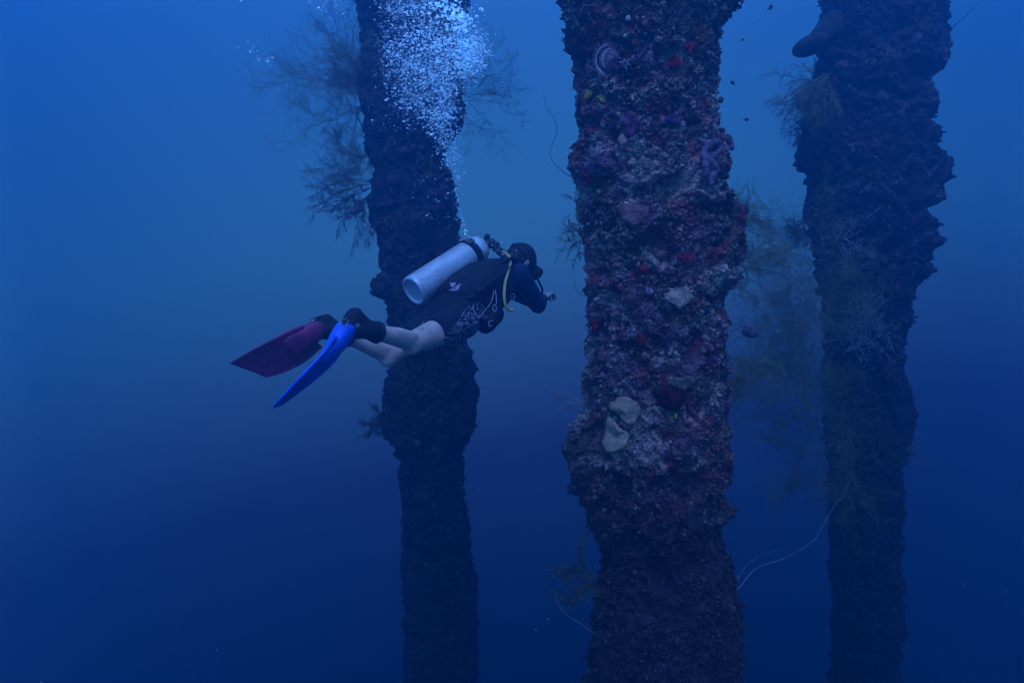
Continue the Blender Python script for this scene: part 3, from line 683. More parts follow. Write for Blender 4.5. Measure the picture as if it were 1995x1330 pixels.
# head: skull, jaw, nose, ears
mb.ell(HEAD, (FACE * .098, EAR * .076, CROWN * .098), 24, 16)
mb.ell(HEAD + FACE * .035 - CROWN * .065, (FACE * .062, EAR * .055, CROWN * .05), 18, 12)
mb.cap(HEAD + FACE * .092 - CROWN * .0, HEAD + FACE * .112 - CROWN * .035, .010, .016, 10)
for s_ in (-1, 1):
    mb.ell(HEAD + EAR * .078 * s_ - CROWN * .01, (FACE * .02, EAR * .01, CROWN * .032), 12, 8)
    mb.ball(HEAD + FACE * .085 + EAR * .032 * s_ + CROWN * .005, .014, 10, 8)
mb.ell(HEAD + FACE * .088 - CROWN * .065, (FACE * .012, EAR * .026, CROWN * .010), 12, 8)
for sh, el, wr in ((RSH, REL, RWR), (LSH, LEL, LWR)):
    mb.ball(sh, .062); mb.cap(sh, el, .055, .041); mb.cap(el, wr, .041, .028)
for hip, kn, an in ((RHIP, RKN, RAN), (LHIP, LKN, LAN)):
    mb.cap(hip, hip.lerp(kn, .55), .090, .074); mb.cap(hip.lerp(kn, .55), kn, .074, .056)
    side = (kn - hip).normalized(); back = ((hip - kn).normalized() + (an - kn).normalized()).normalized()
    mb.ball(kn - back * .012, .054)
    mb.ell(kn - back * .034 + side * .008, (side * .034, side.cross(back).normalized() * .030, back * .020), 14, 10)      # kneecap
    q = hip.lerp(kn, .72); mb.cap(q - back * .02, kn - back * .018, .055, .036)                                          # thigh muscle
    for sg in (-1, 1):
        lat_ = side.cross(back).normalized() * sg * .020; ca = kn.lerp(an, .12) + back * .022 + lat_; mb.cap(ca, kn.lerp(an, .42) + back * .018 + lat_ * .8, .034, .031)   # calf heads
        mb.cap(kn.lerp(an, .42) + back * .018 + lat_ * .8, kn.lerp(an, .72) + back * .008, .031, .018)
    m1 = kn.lerp(an, .32) + back * .006; mb.cap(kn, m1, .048, .050); mb.cap(m1, kn.lerp(an, .7), .050, .040); mb.cap(kn.lerp(an, .7), an, .042, .034)
def foot(mb, an, heel, toe, r=.034, pad=0):
    mb.cap(an, heel, r + pad, r * .95 + pad); mb.cap(heel, heel.lerp(toe, .5), r + pad, r * 1.02 + pad); mb.cap(heel.lerp(toe, .5), toe, r + pad, r * .7 + pad); mb.cap(an, heel.lerp(toe, .5), r + pad, r + pad)
RHE = C(691, 616, 3.13); RTO = C(652, 676, 3.02)
LHE = C(636, 627, 3.45); LTO = C(590, 662, 3.30)
foot(mb, RAN, RHE, RTO, .030); foot(mb, LAN, LHE, LTO, .030)
mb.build('body', M['skin'], diver, remesh=.009, smooth_it=7)
# hands with five separate bent fingers
def hand(wr, fwd, palm_n, side, mir):
    fwd = fwd.normalized(); palm_n = (palm_n - fwd * palm_n.dot(fwd)).normalized(); sd = fwd.cross(palm_n) * mir
    mb = MB()
    mb.loft([(wr - fwd * .012, sd * .027, palm_n * .020), (wr + fwd * .02, sd * .034, palm_n * .017), (wr + fwd * .06, sd * .041, palm_n * .014), (wr + fwd * .09, sd * .039, palm_n * .012)], 16, 2.5)
    for k, (L_, off) in enumerate(((.078, .030), (.086, .010), (.080, -.010), (.062, -.029))):
        p = wr + fwd * .086 + sd * off; d = (fwd + sd * off * 2.5).normalized(); pts = [p]
        for j, (f, bend) in enumerate(((.42, .35), (.32, .95), (.26, 1.5))):
            dd = (d * math.cos(bend + k * .06) + palm_n * math.sin(bend + k * .06)); p = p + dd * L_ * f; pts.append(p)
        for j in range(3): mb.cap(pts[j], pts[j + 1], .0098 - j * .001, .0090 - j * .001, 10)
    p = wr + fwd * .025 + sd * .028; q = p + (fwd * .6 + sd * .75 + palm_n * .4).normalized() * .04; r_ = q + (fwd * .9 + sd * .1 + palm_n * .5).normalized() * .03
    mb.cap(p, q, .014, .0115, 10); mb.cap(q, r_, .011, .009, 10)
    return mb
hand(RWR, Vector((.32, .75, .22)), Vector((.2, .1, -1)), 1, 1).build('hand', M['skin'], diver, remesh=.0035, smooth_it=3)
hand(LWR, Vector((-.05, .9, .25)), Vector((.1, .1, -1)), 1, -1).build('hand', M['skin'], diver, remesh=.0035, smooth_it=3)
# hood
mb = MB(); mb.ell(HEAD - FACE * .008 + CROWN * .004, (FACE * .104, EAR * .084, CROWN * .106), 28, 18); mb.ell(HEAD - FACE * .02 - CROWN * .06, (FACE * .075, EAR * .07, CROWN * .06), 20, 12)
mb.cap(HEAD - FACE * .03 - CROWN * .03, NECK.lerp(HEAD, .15), .072, .075)
mb.build('hood', M['hood'], diver, remesh=.009, smooth_it=5)
# mask: strap, skirt, frame, lens
mk = empty('mask'); mk.parent = diver
mb = MB(); loop = []
for k in range(33):
    a = math.pi * 2 * k / 32; loop.append(HEAD + FACE * .110 * math.cos(a) + EAR * .090 * math.sin(a) + CROWN * (.012 + .02 * -math.cos(a)))
for k in range(32):
    mb.box((loop[k] + loop[k + 1]) / 2, (loop[k + 1] - loop[k]) * .55, CROWN * .012, ((loop[k] + loop[k + 1]) / 2 - HEAD).normalized() * .0025)
mb.build('mask_strap', M['rubber'], mk)
mb = MB(); mc = HEAD + FACE * .115 - CROWN * .002
mb.loft([(mc - FACE * .035, EAR * .070, CROWN * .042), (mc, EAR * .078, CROWN * .047), (mc + FACE * .015, EAR * .078, CROWN * .047), (mc + FACE * .022, EAR * .072, CROWN * .041)], 28, 3)
mb.build('mask_frame', M['rubber'], mk)
mb = MB(); mb.loft([(mc + FACE * .0225, EAR * .066, CROWN * .036), (mc + FACE * .026, EAR * .065, CROWN * .035)], 28, 3); mb.build('mask_lens', M['glass'], mk)
for s_ in (1, -1): mb = MB(); mb.box(HEAD + FACE * .07 + EAR * .088 * s_, FACE * .014, CROWN * .010, EAR * .005); mb.build('strap_buckle', M['rubber'], mk, bevel=.002)
# rash shirt: black body, blue sleeves
mb = MB(); mb.loft(torso_rings(.010, (-.07, .5)), 28, 2.3); mb.cap(B(.46), B(.52), .072, .066)
mb.build('shirt', M['shirt'], diver, remesh=.010, smooth_it=4)
for sh, el, wr in ((RSH, REL, RWR), (LSH, LEL, LWR)):
    mb = MB(); mb.ball(sh, .070); mb.cap(sh, el, .066, .052); mb.ball(el, .052); mb.cap(el, el.lerp(wr, .78), .051, .038)
    mb.build('sleeve', M['sleeve'], diver, remesh=.008, smooth_it=4)
# shorts with legs ending above the knee
mb = MB(); mb.loft(torso_rings(.014, (-.14, .13)), 28, 2.3)
for hip, kn in ((RHIP, RKN), (LHIP, LKN)):
    q = hip.lerp(kn, .60); tv = (kn - hip).normalized(); mb.cap(hip, hip.lerp(kn, .2), .100, .096)
    u = tv.orthogonal().normalized(); v = tv.cross(u)
    mb.loft([(hip, u * .098, v * .098), (hip.lerp(kn, .3), u * .095, v * .095), (q, u * .088, v * .088)], 24)
sh_ = mb.build('shorts', M['shorts'], diver, remesh=.009, smooth_it=4); sh_.data.materials.append(M['shirt'])
for p in sh_.data.polygons:                                    # plain dark seat, printed side and legs
    q = p.center - PEL
    if q.dot(DOR) > .066: p.material_index = 1
# buoyancy vest: bladder, wrap, pockets, shoulder straps
bc = empty('buoyancy_vest'); bc.parent = diver
mb = MB()
mb.loft([(B(.02, 0, .06), LAT * .10, DOR * .05), (B(.06, 0, .08), LAT * .165, DOR * .075), (B(.18, 0, .085), LAT * .185, DOR * .08), (B(.32, 0, .08), LAT * .19, DOR * .075), (B(.43, 0, .06), LAT * .17, DOR * .06), (B(.47, 0, .05), LAT * .12, DOR * .045)], 28, 2.6)
mb.loft([(B(.12, 0, .0), LAT * .172, DOR * .13), (B(.2, 0, -.005), LAT * .176, DOR * .135), (B(.3, 0, -.005), LAT * .19, DOR * .14), (B(.4, 0, 0), LAT * .19, DOR * .125)], 28, 2.5)
mb.build('bladder', M['bcd'], bc, remesh=.010, smooth_it=4)
for s_ in (1, -1):
    mb = MB(); mb.ell(B(.10, .155 * s_, -.085), (A_ * .09, LAT * .045, DOR * .075), 20, 12); mb.ell(B(.17, .15 * s_, -.10), (A_ * .07, LAT * .04, DOR * .06), 20, 12); mb.build('pocket', M['bcd'], bc, remesh=.008, smooth_it=4)
    mb = MB(); P3 = spline([B(.34, .12 * s_, .12), B(.44, .13 * s_, .115), B(.50, .135 * s_, .05), B(.47, .15 * s_, -.06), B(.40, .15 * s_, -.12)], 5)
    for i in range(len(P3) - 1): mb.box((P3[i] + P3[i + 1]) / 2, (P3[i + 1] - P3[i]) * .56, LAT * .026, ((P3[i] + P3[i + 1]) / 2 - B(.40, .12 * s_, 0)).normalized() * .008)
    mb.build('shoulder_strap', M['bcd'], bc)
mb = MB(); oc = [B(.03, .10, .10), B(.06, .165, .10), B(.18, .192, .11), B(.32, .196, .10), B(.43, .172, .08)]; mb.tube(spline(oc, 6), .004, 6); mb.build('edge_piping', M['ringd'], bc)
mb = MB(); mb.cap(B(.09, .168, .10), B(.09, .190, .115), .018, .015, 14); mb.build('dump_valve', M['rubber'], bc)
for a_ in (.2, .33):
    mb = MB(); P3 = [B(a_, .192 * math.cos(t_), .135 * math.sin(t_)) for t_ in [math.radians(x) for x in range(-80, 61, 10)]]
    for i in range(len(P3) - 1): mb.box((P3[i] + P3[i + 1]) / 2, (P3[i + 1] - P3[i]) * .55, A_ * .018, ((P3[i] + P3[i + 1]) / 2 - B(a_)).normalized() * .004)
    mb.build('waist_strap', M['strap'], bc)
mb = MB(); c0 = C(999, 577, 3.90); mb.tube([c0 + Vector((math.cos(a) * .012, -.002, math.sin(a) * .014)) for a in [2 * math.pi * k / 14 for k in range(15)]], .0024, 6); mb.build('d_ring', M['steel'], bc)
# rings and bungee on the vest's right side, as in the photograph
mb = MB(); c0 = C(964, 600, 3.76); mb.tube([c0 + Vector((math.cos(a) * .010, -.003 * math.sin(a), math.sin(a) * .019)) for a in [2 * math.pi * k / 20 for k in range(21)]], .0032, 6); mb.build('gauge_ring', M['ring'], bc)
mb = MB(); c0 = C(956, 630, 3.74); mb.tube([c0 + Vector((math.cos(a) * .011 + .003 * math.sin(a), 0, math.sin(a) * .016)) for a in [math.radians(35 + 290 * k / 18) for k in range(19)]], .0027, 6); mb.build('gauge_ring', M['ring'], bc)
mb = MB()
mb.tube(spline([C(963, 563, 3.84), C(961, 572, 3.82), C(959, 583, 3.79), C(953, 595, 3.76), C(944, 605, 3.74), C(937, 615, 3.72), C(930, 618, 3.71)], 5), .0022, 6)
mb.tube(spline([C(963, 563, 3.84), C(966, 571, 3.82), C(967, 582, 3.79), C(967, 592, 3.77)], 5), .0020, 6); mb.build('bungee_cord', M['cord'], bc)
mb = MB(); mb.tube([C(924.5, 608, 3.70), C(925.5, 615, 3.70)], .0022, 6); mb.build('d_ring', M['ring'], bc)
# octopus gauges bundle under the chest
mb = MB(); mb.ell(C(948, 622, 3.80), (Vector((.055, 0, -.01)), Vector((0, .04, 0)), Vector((0, 0, .035))), 18, 12); mb.ell(C(962, 612, 3.84), (Vector((.03, 0, -.02)), Vector((0, .03, 0)), Vector((0.01, 0, .04))), 18, 12); mb.build('gauge_console', M['rubber'], bc, remesh=.006, smooth_it=2)
# white print on the bladder's side, a heart shape over a wing shape
def decal(name, polys, d, m, parent):
    mb = MB()
    for poly in polys:
        k = len(poly); fr = []; 
        for x, y in poly:
            fr.append((x, y))
        P3 = []
        for x, y in fr:
            best = d
            P3.append(C(x, y, d))
        vc = (C(0, 0, 1) * 0)
        mb.add([p for p in P3] + [p + Vector((.0, .004, 0)) for p in P3], [tuple(range(k)), tuple(range(2 * k - 1, k - 1, -1))] + [(i, (i + 1) % k, k + (i + 1) % k, k + i) for i in range(k)])
    return mb.build(name, m, parent, shade=False)
def z2(x, y): return (760 + x / 4.926, 430 + y / 4.926)
vest_bvh = None
def seat(polys, objs, lift, name, m, parent):
    """lay flat print on the surface of clothing along the outward view ray"""
    dg = bpy.context.evaluated_depsgraph_get(); trees = [BVHTree.FromObject(o, dg) for o in objs]
    mb = MB()
    for poly in polys:
        cx = sum(p[0] for p in poly) / len(poly); cy = sum(p[1] for p in poly) / len(poly); pts = []
        rings_ = [0, .5, 1]; k = len(poly); L = []
        for f in rings_:
            for x, y in poly:
                X, Y_ = cx + (x - cx) * f, cy + (y - cy) * f; r = ray(X, Y_); best = None
                for t_ in trees:
                    h = t_.ray_cast(Vector((0, 0, 0)), r, 20)
                    if h[0] and (best is None or h[3] < best): best = h[3]
                L.append(r * ((best if best else 3.9) - lift))
        mb.add(L, [(j * k + i, j * k + (i + 1) % k, (j + 1) * k + (i + 1) % k, (j + 1) * k + i) for j in (0, 1) for i in range(k)])
    return mb.build(name, m, parent)
bladder = [o for o in bc.children if o.name.startswith('bladder')][0]
seat([[z2(*p) for p in ((572, 600), (585, 590), (600, 598), (612, 588), (628, 592), (628, 612), (612, 632), (598, 640), (584, 625))],
      [z2(*p) for p in ((556, 668), (590, 650), (620, 640), (640, 622), (668, 606), (684, 604), (676, 616), (664, 628), (664, 650), (645, 668), (610, 674), (580, 670))]], [bladder], .004, 'printed_emblem', M['logo'], bc)
# short trailing strap under the tank
mb = MB(); mb.tube(spline([C(851, 572, 3.74), C(860, 567, 3.74), C(870, 568, 3.74), C(880, 577, 3.75)], 5), .005, 6); mb.build('crotch_strap', M['bcd'], bc)
body_ = [o for o in diver.children if o.name.startswith('body')][0]
def bar(x0, y0, x1, y1, w_=.7):
    l = math.hypot(x1 - x0, y1 - y0); nx_, ny_ = -(y1 - y0) / l * w_, (x1 - x0) / l * w_
    return [(x0 + nx_, y0 + ny_), (x1 + nx_, y1 + ny_), (x1 - nx_, y1 - ny_), (x0 - nx_, y0 - ny_)]
seat([bar(814, 639, 823, 643.5), bar(823, 643.5, 826, 639.5), bar(817, 635, 826, 639.5)], [body_], .002, 'skin_mark', mat('faint_ink', (.20, .26, .28), .8), diver)
# boots
for an, he, to, kn in ((RAN, RHE, RTO, RKN), (LAN, LHE, LTO, LKN)):
    bo = empty('boot'); bo.parent = diver
    mb = MB(); foot(mb, an, he, to, .030, .011); q = an.lerp(kn, .20); tv = (kn - an).normalized(); u = tv.orthogonal().normalized(); v = tv.cross(u)
    mb.loft([(an - tv * .02, u * .046, v * .046), (an + tv * .02, u * .047, v * .047), (q, u * .052, v * .052)], 20)
    o_ = mb.build('boot_upper', M['neo'], bo, remesh=.007, smooth_it=4)
    mb = MB(); mb.loft([(q - tv * .012, u * .053, v * .053), (q + tv * .002, u * .054, v * .054), (q + tv * .003, u * .044, v * .044)], 24); mb.build('boot_cuff', M['rubber'], bo)
    if an is RAN:
        def z6(x, y): return (680 + x / 8.311, 560 + y / 8.311)
        S1 = [z6(*p) for p in ((100, 592), (112, 586), (128, 612), (140, 606), (132, 584), (144, 576), (158, 600), (172, 612), (168, 636), (150, 648), (132, 640), (118, 622), (128, 628), (150, 632), (156, 618), (142, 616), (120, 616))]
        seat([[z6(*p) for p in ((98, 600), (106, 592), (124, 620), (116, 626))], [z6(*p) for p in ((118, 584), (128, 576), (142, 600), (134, 608))],
              [z6(*p) for p in ((124, 632), (136, 622), (158, 628), (146, 648))], [z6(*p) for p in ((140, 586), (152, 580), (174, 610), (166, 622))], [z6(*p) for p in ((134, 604), (150, 598), (158, 604), (142, 614))]], [o_], .003, 'white_letters', M['logo'], bo)
# fins
def fin(rows, m, mp_, label, heel, toe, thick=.006, an=None):
    """rows: (centre, half-width vector) from foot to tip"""
    f = empty('fin'); f.parent = diver; f['label'] = label
    mb = MB(); rr = []
    n_ = len(rows)
    cs = spline([r[0] for r in rows], 5); ws = spline([r[1] for r in rows], 5)
    for i, (c, w_) in enumerate(zip(cs, ws)):
        t_ = (cs[min(i + 1, len(cs) - 1)] - cs[max(i - 1, 0)]).normalized(); nn = t_.cross(w_).normalized()
        th = thick * (1 - .65 * i / len(cs)); rr.append((c, w_, nn * th))
    # blade with three shallow channels
    K = 13; V = []; Fc = []
    for (c, w_, h) in rr:
        for side in (1, -1):
            for k in range(K):
                x = -1 + 2 * k / (K - 1); prof = 1 + .9 * (abs(x) > .9) + .35 * math.cos(x * 9)
                V.append(c + w_ * x + h * side * prof * .6)
    for i in range(len(rr) - 1):
        a = i * 2 * K; b_ = a + 2 * K
        for k in range(K - 1):
            Fc.append((a + k, a + k + 1, b_ + k + 1, b_ + k)); Fc.append((a + K + k, b_ + K + k, b_ + K + k + 1, a + K + k + 1))
        Fc.append((a, b_, b_ + K, a + K)); Fc.append((a + K - 1, a + 2 * K - 1, b_ + 2 * K - 1, b_ + K - 1))
    for a in (0, (len(rr) - 1) * 2 * K):
        for k in range(K - 1): Fc.append((a + k, a + k + 1, a + K + k + 1, a + K + k))
    mb.add(V, Fc); mb.build('blade', m, f)
    for s_ in (-1, 1):
        mb = MB(); mb.tube([c + w_ * .97 * s_ for c, w_, h in rr], [.010 * (1 - .75 * i / len(rr)) for i in range(len(rr))], 8); mb.build('side_rail', mp_, f)
    mb = MB(); d = (toe - heel).normalized(); w0 = rows[0][1].normalized(); nn = d.cross(w0).normalized()
    mb.loft([(heel.lerp(toe, .30), w0 * .050, nn * .046), (heel.lerp(toe, .6), w0 * .056, nn * .046), (toe, w0 * .056, nn * .036), (toe + d * .05, w0 * .062, nn * .018), (toe + d * .10, w0 * .058, nn * .007)], 22, 2.6)
    mb.build('foot_pocket', mp_, f, remesh=.007, smooth_it=3)
    mb = MB(); P3 = spline([heel.lerp(toe, .38) + w0 * .052, heel.lerp(toe, .12) + w0 * .050 - nn * 0, heel - d * .045, heel.lerp(toe, .12) - w0 * .050, heel.lerp(toe, .38) - w0 * .052], 6)
    mb.tube(P3, .0065, 6); mb.build('heel_strap', M['rubber'], f)
    for s_ in (-1, 1):
        bk = heel.lerp(toe, .30) + w0 * .056 * s_; mb = MB(); q = [bk + d * .018 * a + nn * .014 * b_ + w0 * .002 * s_ for a, b_ in ((-1, -1), (1, -1), (1, 1), (-1, 1), (-1, -1))]; mb.tube(q, .0022, 6); mb.build('buckle', M['steel'], f)
    return f
def wv2(dx, dy, dd, d): # width vector from photograph pixels at depth d plus depth part
    v = C(997.5 + dx, 665 + dy, d) - C(997.5, 665, d); return v + Vector((0, cp, -sp)) * dd
d1 = (RTO - RHE)
fin([(C(663, 662, 3.03), wv2(3, 6, .060, 3.0)), (C(636, 700, 2.97), wv2(3, 6, .080, 3.0)), (C(601, 735, 2.94), wv2(1, 5, .09, 2.95)), (C(566, 767, 2.93), wv2(-2, 3, .09, 2.9)), (C(545, 786, 2.93), wv2(-4, 2, .08, 2.9)), (C(536, 793, 2.93), wv2(-4, 1, .05, 2.9))], M['blue'], M['blue'], 'bright blue fin', RHE, RTO, .006)
fin([(C(608, 655, 3.34), wv2(12, 20, .05, 3.3)), (C(572, 678, 3.28), wv2(15, 25, .06, 3.3)), (C(530, 700, 3.25), wv2(17, 24, .06, 3.3)), (C(492, 717, 3.24), wv2(22, 18, .05, 3.3)), (C(484, 721, 3.24), wv2(28, 14, .05, 3.3))], M['red'], M['red'], 'dark red fin', LHE, LTO, .006)

# ------------------------------------------------------------------ scuba tank on his back
tk = tag(empty('scuba_tank'), 'silver aluminium scuba tank strapped to the diver\'s back', 'scuba tank')
TB = C(806, 567, 3.86); TS = C(934, 484, 4.17); TA = (TS - TB).normalized(); U = TA.orthogonal().normalized(); W_ = TA.cross(U)
Lt = (TS - TB).length; r_ = .0905
prof = [(.004, .0), (.004, .066), (.0035, .0675), (-.004, .070), (-.007, .074), (-.007, .081), (-.004, .087), (.004, .0900), (.012, r_)] + [(.008 + (Lt - .06) * f, r_) for f in (.08, .3, .5, .7, .85, .95)]
L0 = Lt - .03
prof += [(L0, r_ * .985), (L0 + .02, r_ * .93), (L0 + .038, r_ * .82), (L0 + .052, r_ * .66), (L0 + .062, r_ * .45), (L0 + .068, r_ * .28), (L0 + .08, r_ * .24)]
na = 48; V = [TB + TA * .004]; Fc = []
for z, r in prof[1:]:
    for k in range(na):
        a = 2 * math.pi * k / na; V.append(TB + TA * z + (U * math.cos(a) + W_ * math.sin(a)) * r)
for k in range(na): Fc.append((0, 1 + (k + 1) % na, 1 + k))
for j in range(len(prof) - 2):
    for k in range(na): a = 1 + j * na; Fc.append((a + k, a + (k + 1) % na, a + na + (k + 1) % na, a + na + k))
mb = MB(); mb.add(V, Fc); cyl = mb.build('cylinder', M['tank'], tk)
# cam band with steel buckle
bz = Lt - .085
bd = empty('tank_band'); bd.parent = tk
mb = MB(); rg = []
for z in (bz - .024, bz - .022, bz + .022, bz + .024):
    rr = r_ + (.0045 if abs(z - bz) < .023 else .0005); rg.append((TB + TA * z, U * rr, W_ * rr))
mb.loft(rg, 48); mb.build('webbing', M['bcd'], bd)
view = (-(TB + TA * bz)).normalized(); up = (DOR + view * .55); up = (up - TA * up.dot(TA)).normalized(); tg = TA.cross(up).normalized()
bk = TB + TA * bz + up * (r_ + .010)
mb = MB(); mb.box(bk, TA * .024, tg * .030, up * .004); mb.build('buckle_plate', M['rubber'], bd, bevel=.002)
mb = MB()
for s_ in (-1, 1):
    mb.tube([bk + up * .005 + tg * .026 * s_ - TA * .022, bk + up * .005 + tg * .026 * s_ + TA * .022], .0035, 6)
mb.box(bk + up * .006 + tg * .0, TA * .017, tg * .004, up * .0025); mb.box(bk + up * .006 - tg * .016, TA * .016, tg * .003, up * .0025)
mb.box(bk - tg * .055 - up * .014, TA * .022, tg * .008, up * .003); mb.build('steel_bars', M['steel'], bd, bevel=.001)
# worn dark stencil marks along the top of the tank (too worn to read in the photograph)
mb = MB(); R2 = random.Random(4)
for row, (f0, f1, ang0) in enumerate(((.16, .34, .10), (.42, .62, .0), (.45, .60, .17))):
    mb = MB()
    k = int((f1 - f0) * 55)
    for i in range(k):
        f = f0 + (f1 - f0) * i / k
        for q in range(R2.choice((1, 2, 2, 3))):
            an_ = ang0 + R2.uniform(-.06, .06); z0 = f * Lt + R2.uniform(0, .006); dz, da = R2.choice(((.004, .008), (.001, .05), (.003, .015)))
            def sp2(z, a): dr = up * math.cos(a) + tg * math.sin(a); return TB + TA * z + dr * (r_ + .0006)
            mb.add([sp2(z0, an_), sp2(z0 + dz, an_), sp2(z0 + dz, an_ + da), sp2(z0, an_ + da)], [(0, 1, 2, 3)])
    mb.build('worn_stencil', mat('dark_paint', (.14, .17, .2), .8), tk, shade=False)
# valve and knobs
VT = TB + TA * (L0 + .085)
mb = MB(); mb.cap(TB + TA * (L0 + .07), VT + TA * .03, .017, .015); mb.box(VT + TA * .012, TA * .016, U * .018, W_ * .018); mb.build('valve', M['steel'], tk, remesh=.003, smooth_it=2)
K1 = C(949, 461, 4.22)
mb = MB(); mb.cap(VT + TA * .01, K1, .009, .009); mb.ell(K1, (Vector((.019, 0, 0)), Vector((0, .017, 0)), Vector((0, 0, .018))), 14, 10)
mb.build('valve_knob', M['rubber'], tk)
# ------------------------------------------------------------------ regulator with hoses
rg_ = tag(empty('regulator'), 'black scuba regulator on the tank valve with a pale yellow hose and black hoses', 'regulator')
R1 = VT + TA * .025 - DOR * .0
mb = MB(); mb.cap(R1, C(967, 478, 4.20), .026, .024); mb.cap(C(958, 470, 4.2), C(966, 482, 4.2), .021, .024); mb.box(VT + TA * .012, TA * .011, U * .03, W_ * .024); mb.cap(C(962, 487, 4.15), C(975, 490, 4.14), .010, .009)
mb.build('first_stage', M['rubber'], rg_, remesh=.004, smooth_it=2)
mb = MB(); mb.tube(spline([C(974, 490, 4.12), C(983, 492, 4.08), C(991, 499, 4.03), C(994.5, 510, 3.98), C(991, 527, 3.92), C(985, 547, 3.87), C(982.5, 568, 3.84), C(983, 586, 3.83), C(987, 599, 3.84), C(994, 605, 3.86), C(998, 602, 3.88)], 6), .0085, 10); mb.build('yellow_hose', M['hose'], rg_)
mb = MB(); mb.cap(C(972, 489.5, 4.13), C(979, 491, 4.1), .011, .010); mb.build('hose_sleeve', M['rubber'], rg_)
mb = MB(); mb.tube(spline([C(968, 492, 4.16), C(985, 505, 4.14), C(1003, 515, 4.12), C(1020, 524, 4.12), C(1030, 532, 4.16)], 6), .008, 8); mb.tube(spline([C(966, 480, 4.2), C(985, 489, 4.2), C(1003, 501, 4.18), C(1012, 514, 4.14)], 6), .007, 8)
mb.tube(spline([C(1036, 526, 4.28), C(1044, 539, 4.28), C(1051, 551, 4.28), C(1056.5, 564, 4.28), C(1055, 570, 4.28), C(1047, 569, 4.29), C(1040, 565, 4.3)], 6), .0075, 8); mb.build('black_hose', M['rubber'], rg_)
M2 = HEAD + FACE * .125 - CROWN * .065
mb = MB(); mb.ell(M2, (FACE * .035, EAR * .036, CROWN * .036), 20, 12); mb.cap(M2 - FACE * .035, M2, .014, .016); mb.build('mouthpiece', M['rubber'], rg_)
# little clip light hanging under his belly
dl = tag(empty('clip_light'), 'small steel-rimmed light dangling on a cord under the diver\'s belly', 'dive light')
mb = MB(); mb.tube(spline([C(905, 632, 3.76), C(904.5, 645, 3.76), C(905, 655, 3.76), C(904, 668, 3.76)], 4), .0028, 6); mb.build('cord', M['cord'], dl)
mb = MB(); mb.cap(C(903, 668, 3.76), C(903.5, 680, 3.755), .012, .015); mb.build('light_body', M['glass'], dl)
mb = MB(); c0 = C(904.5, 678, 3.74); mb.tube([c0 + Vector((math.cos(a) * .015, -.002, math.sin(a) * .019)) for a in [2 * math.pi * k / 20 for k in range(21)]], .0022, 6); mb.build('light_rim', M['steel'], dl)

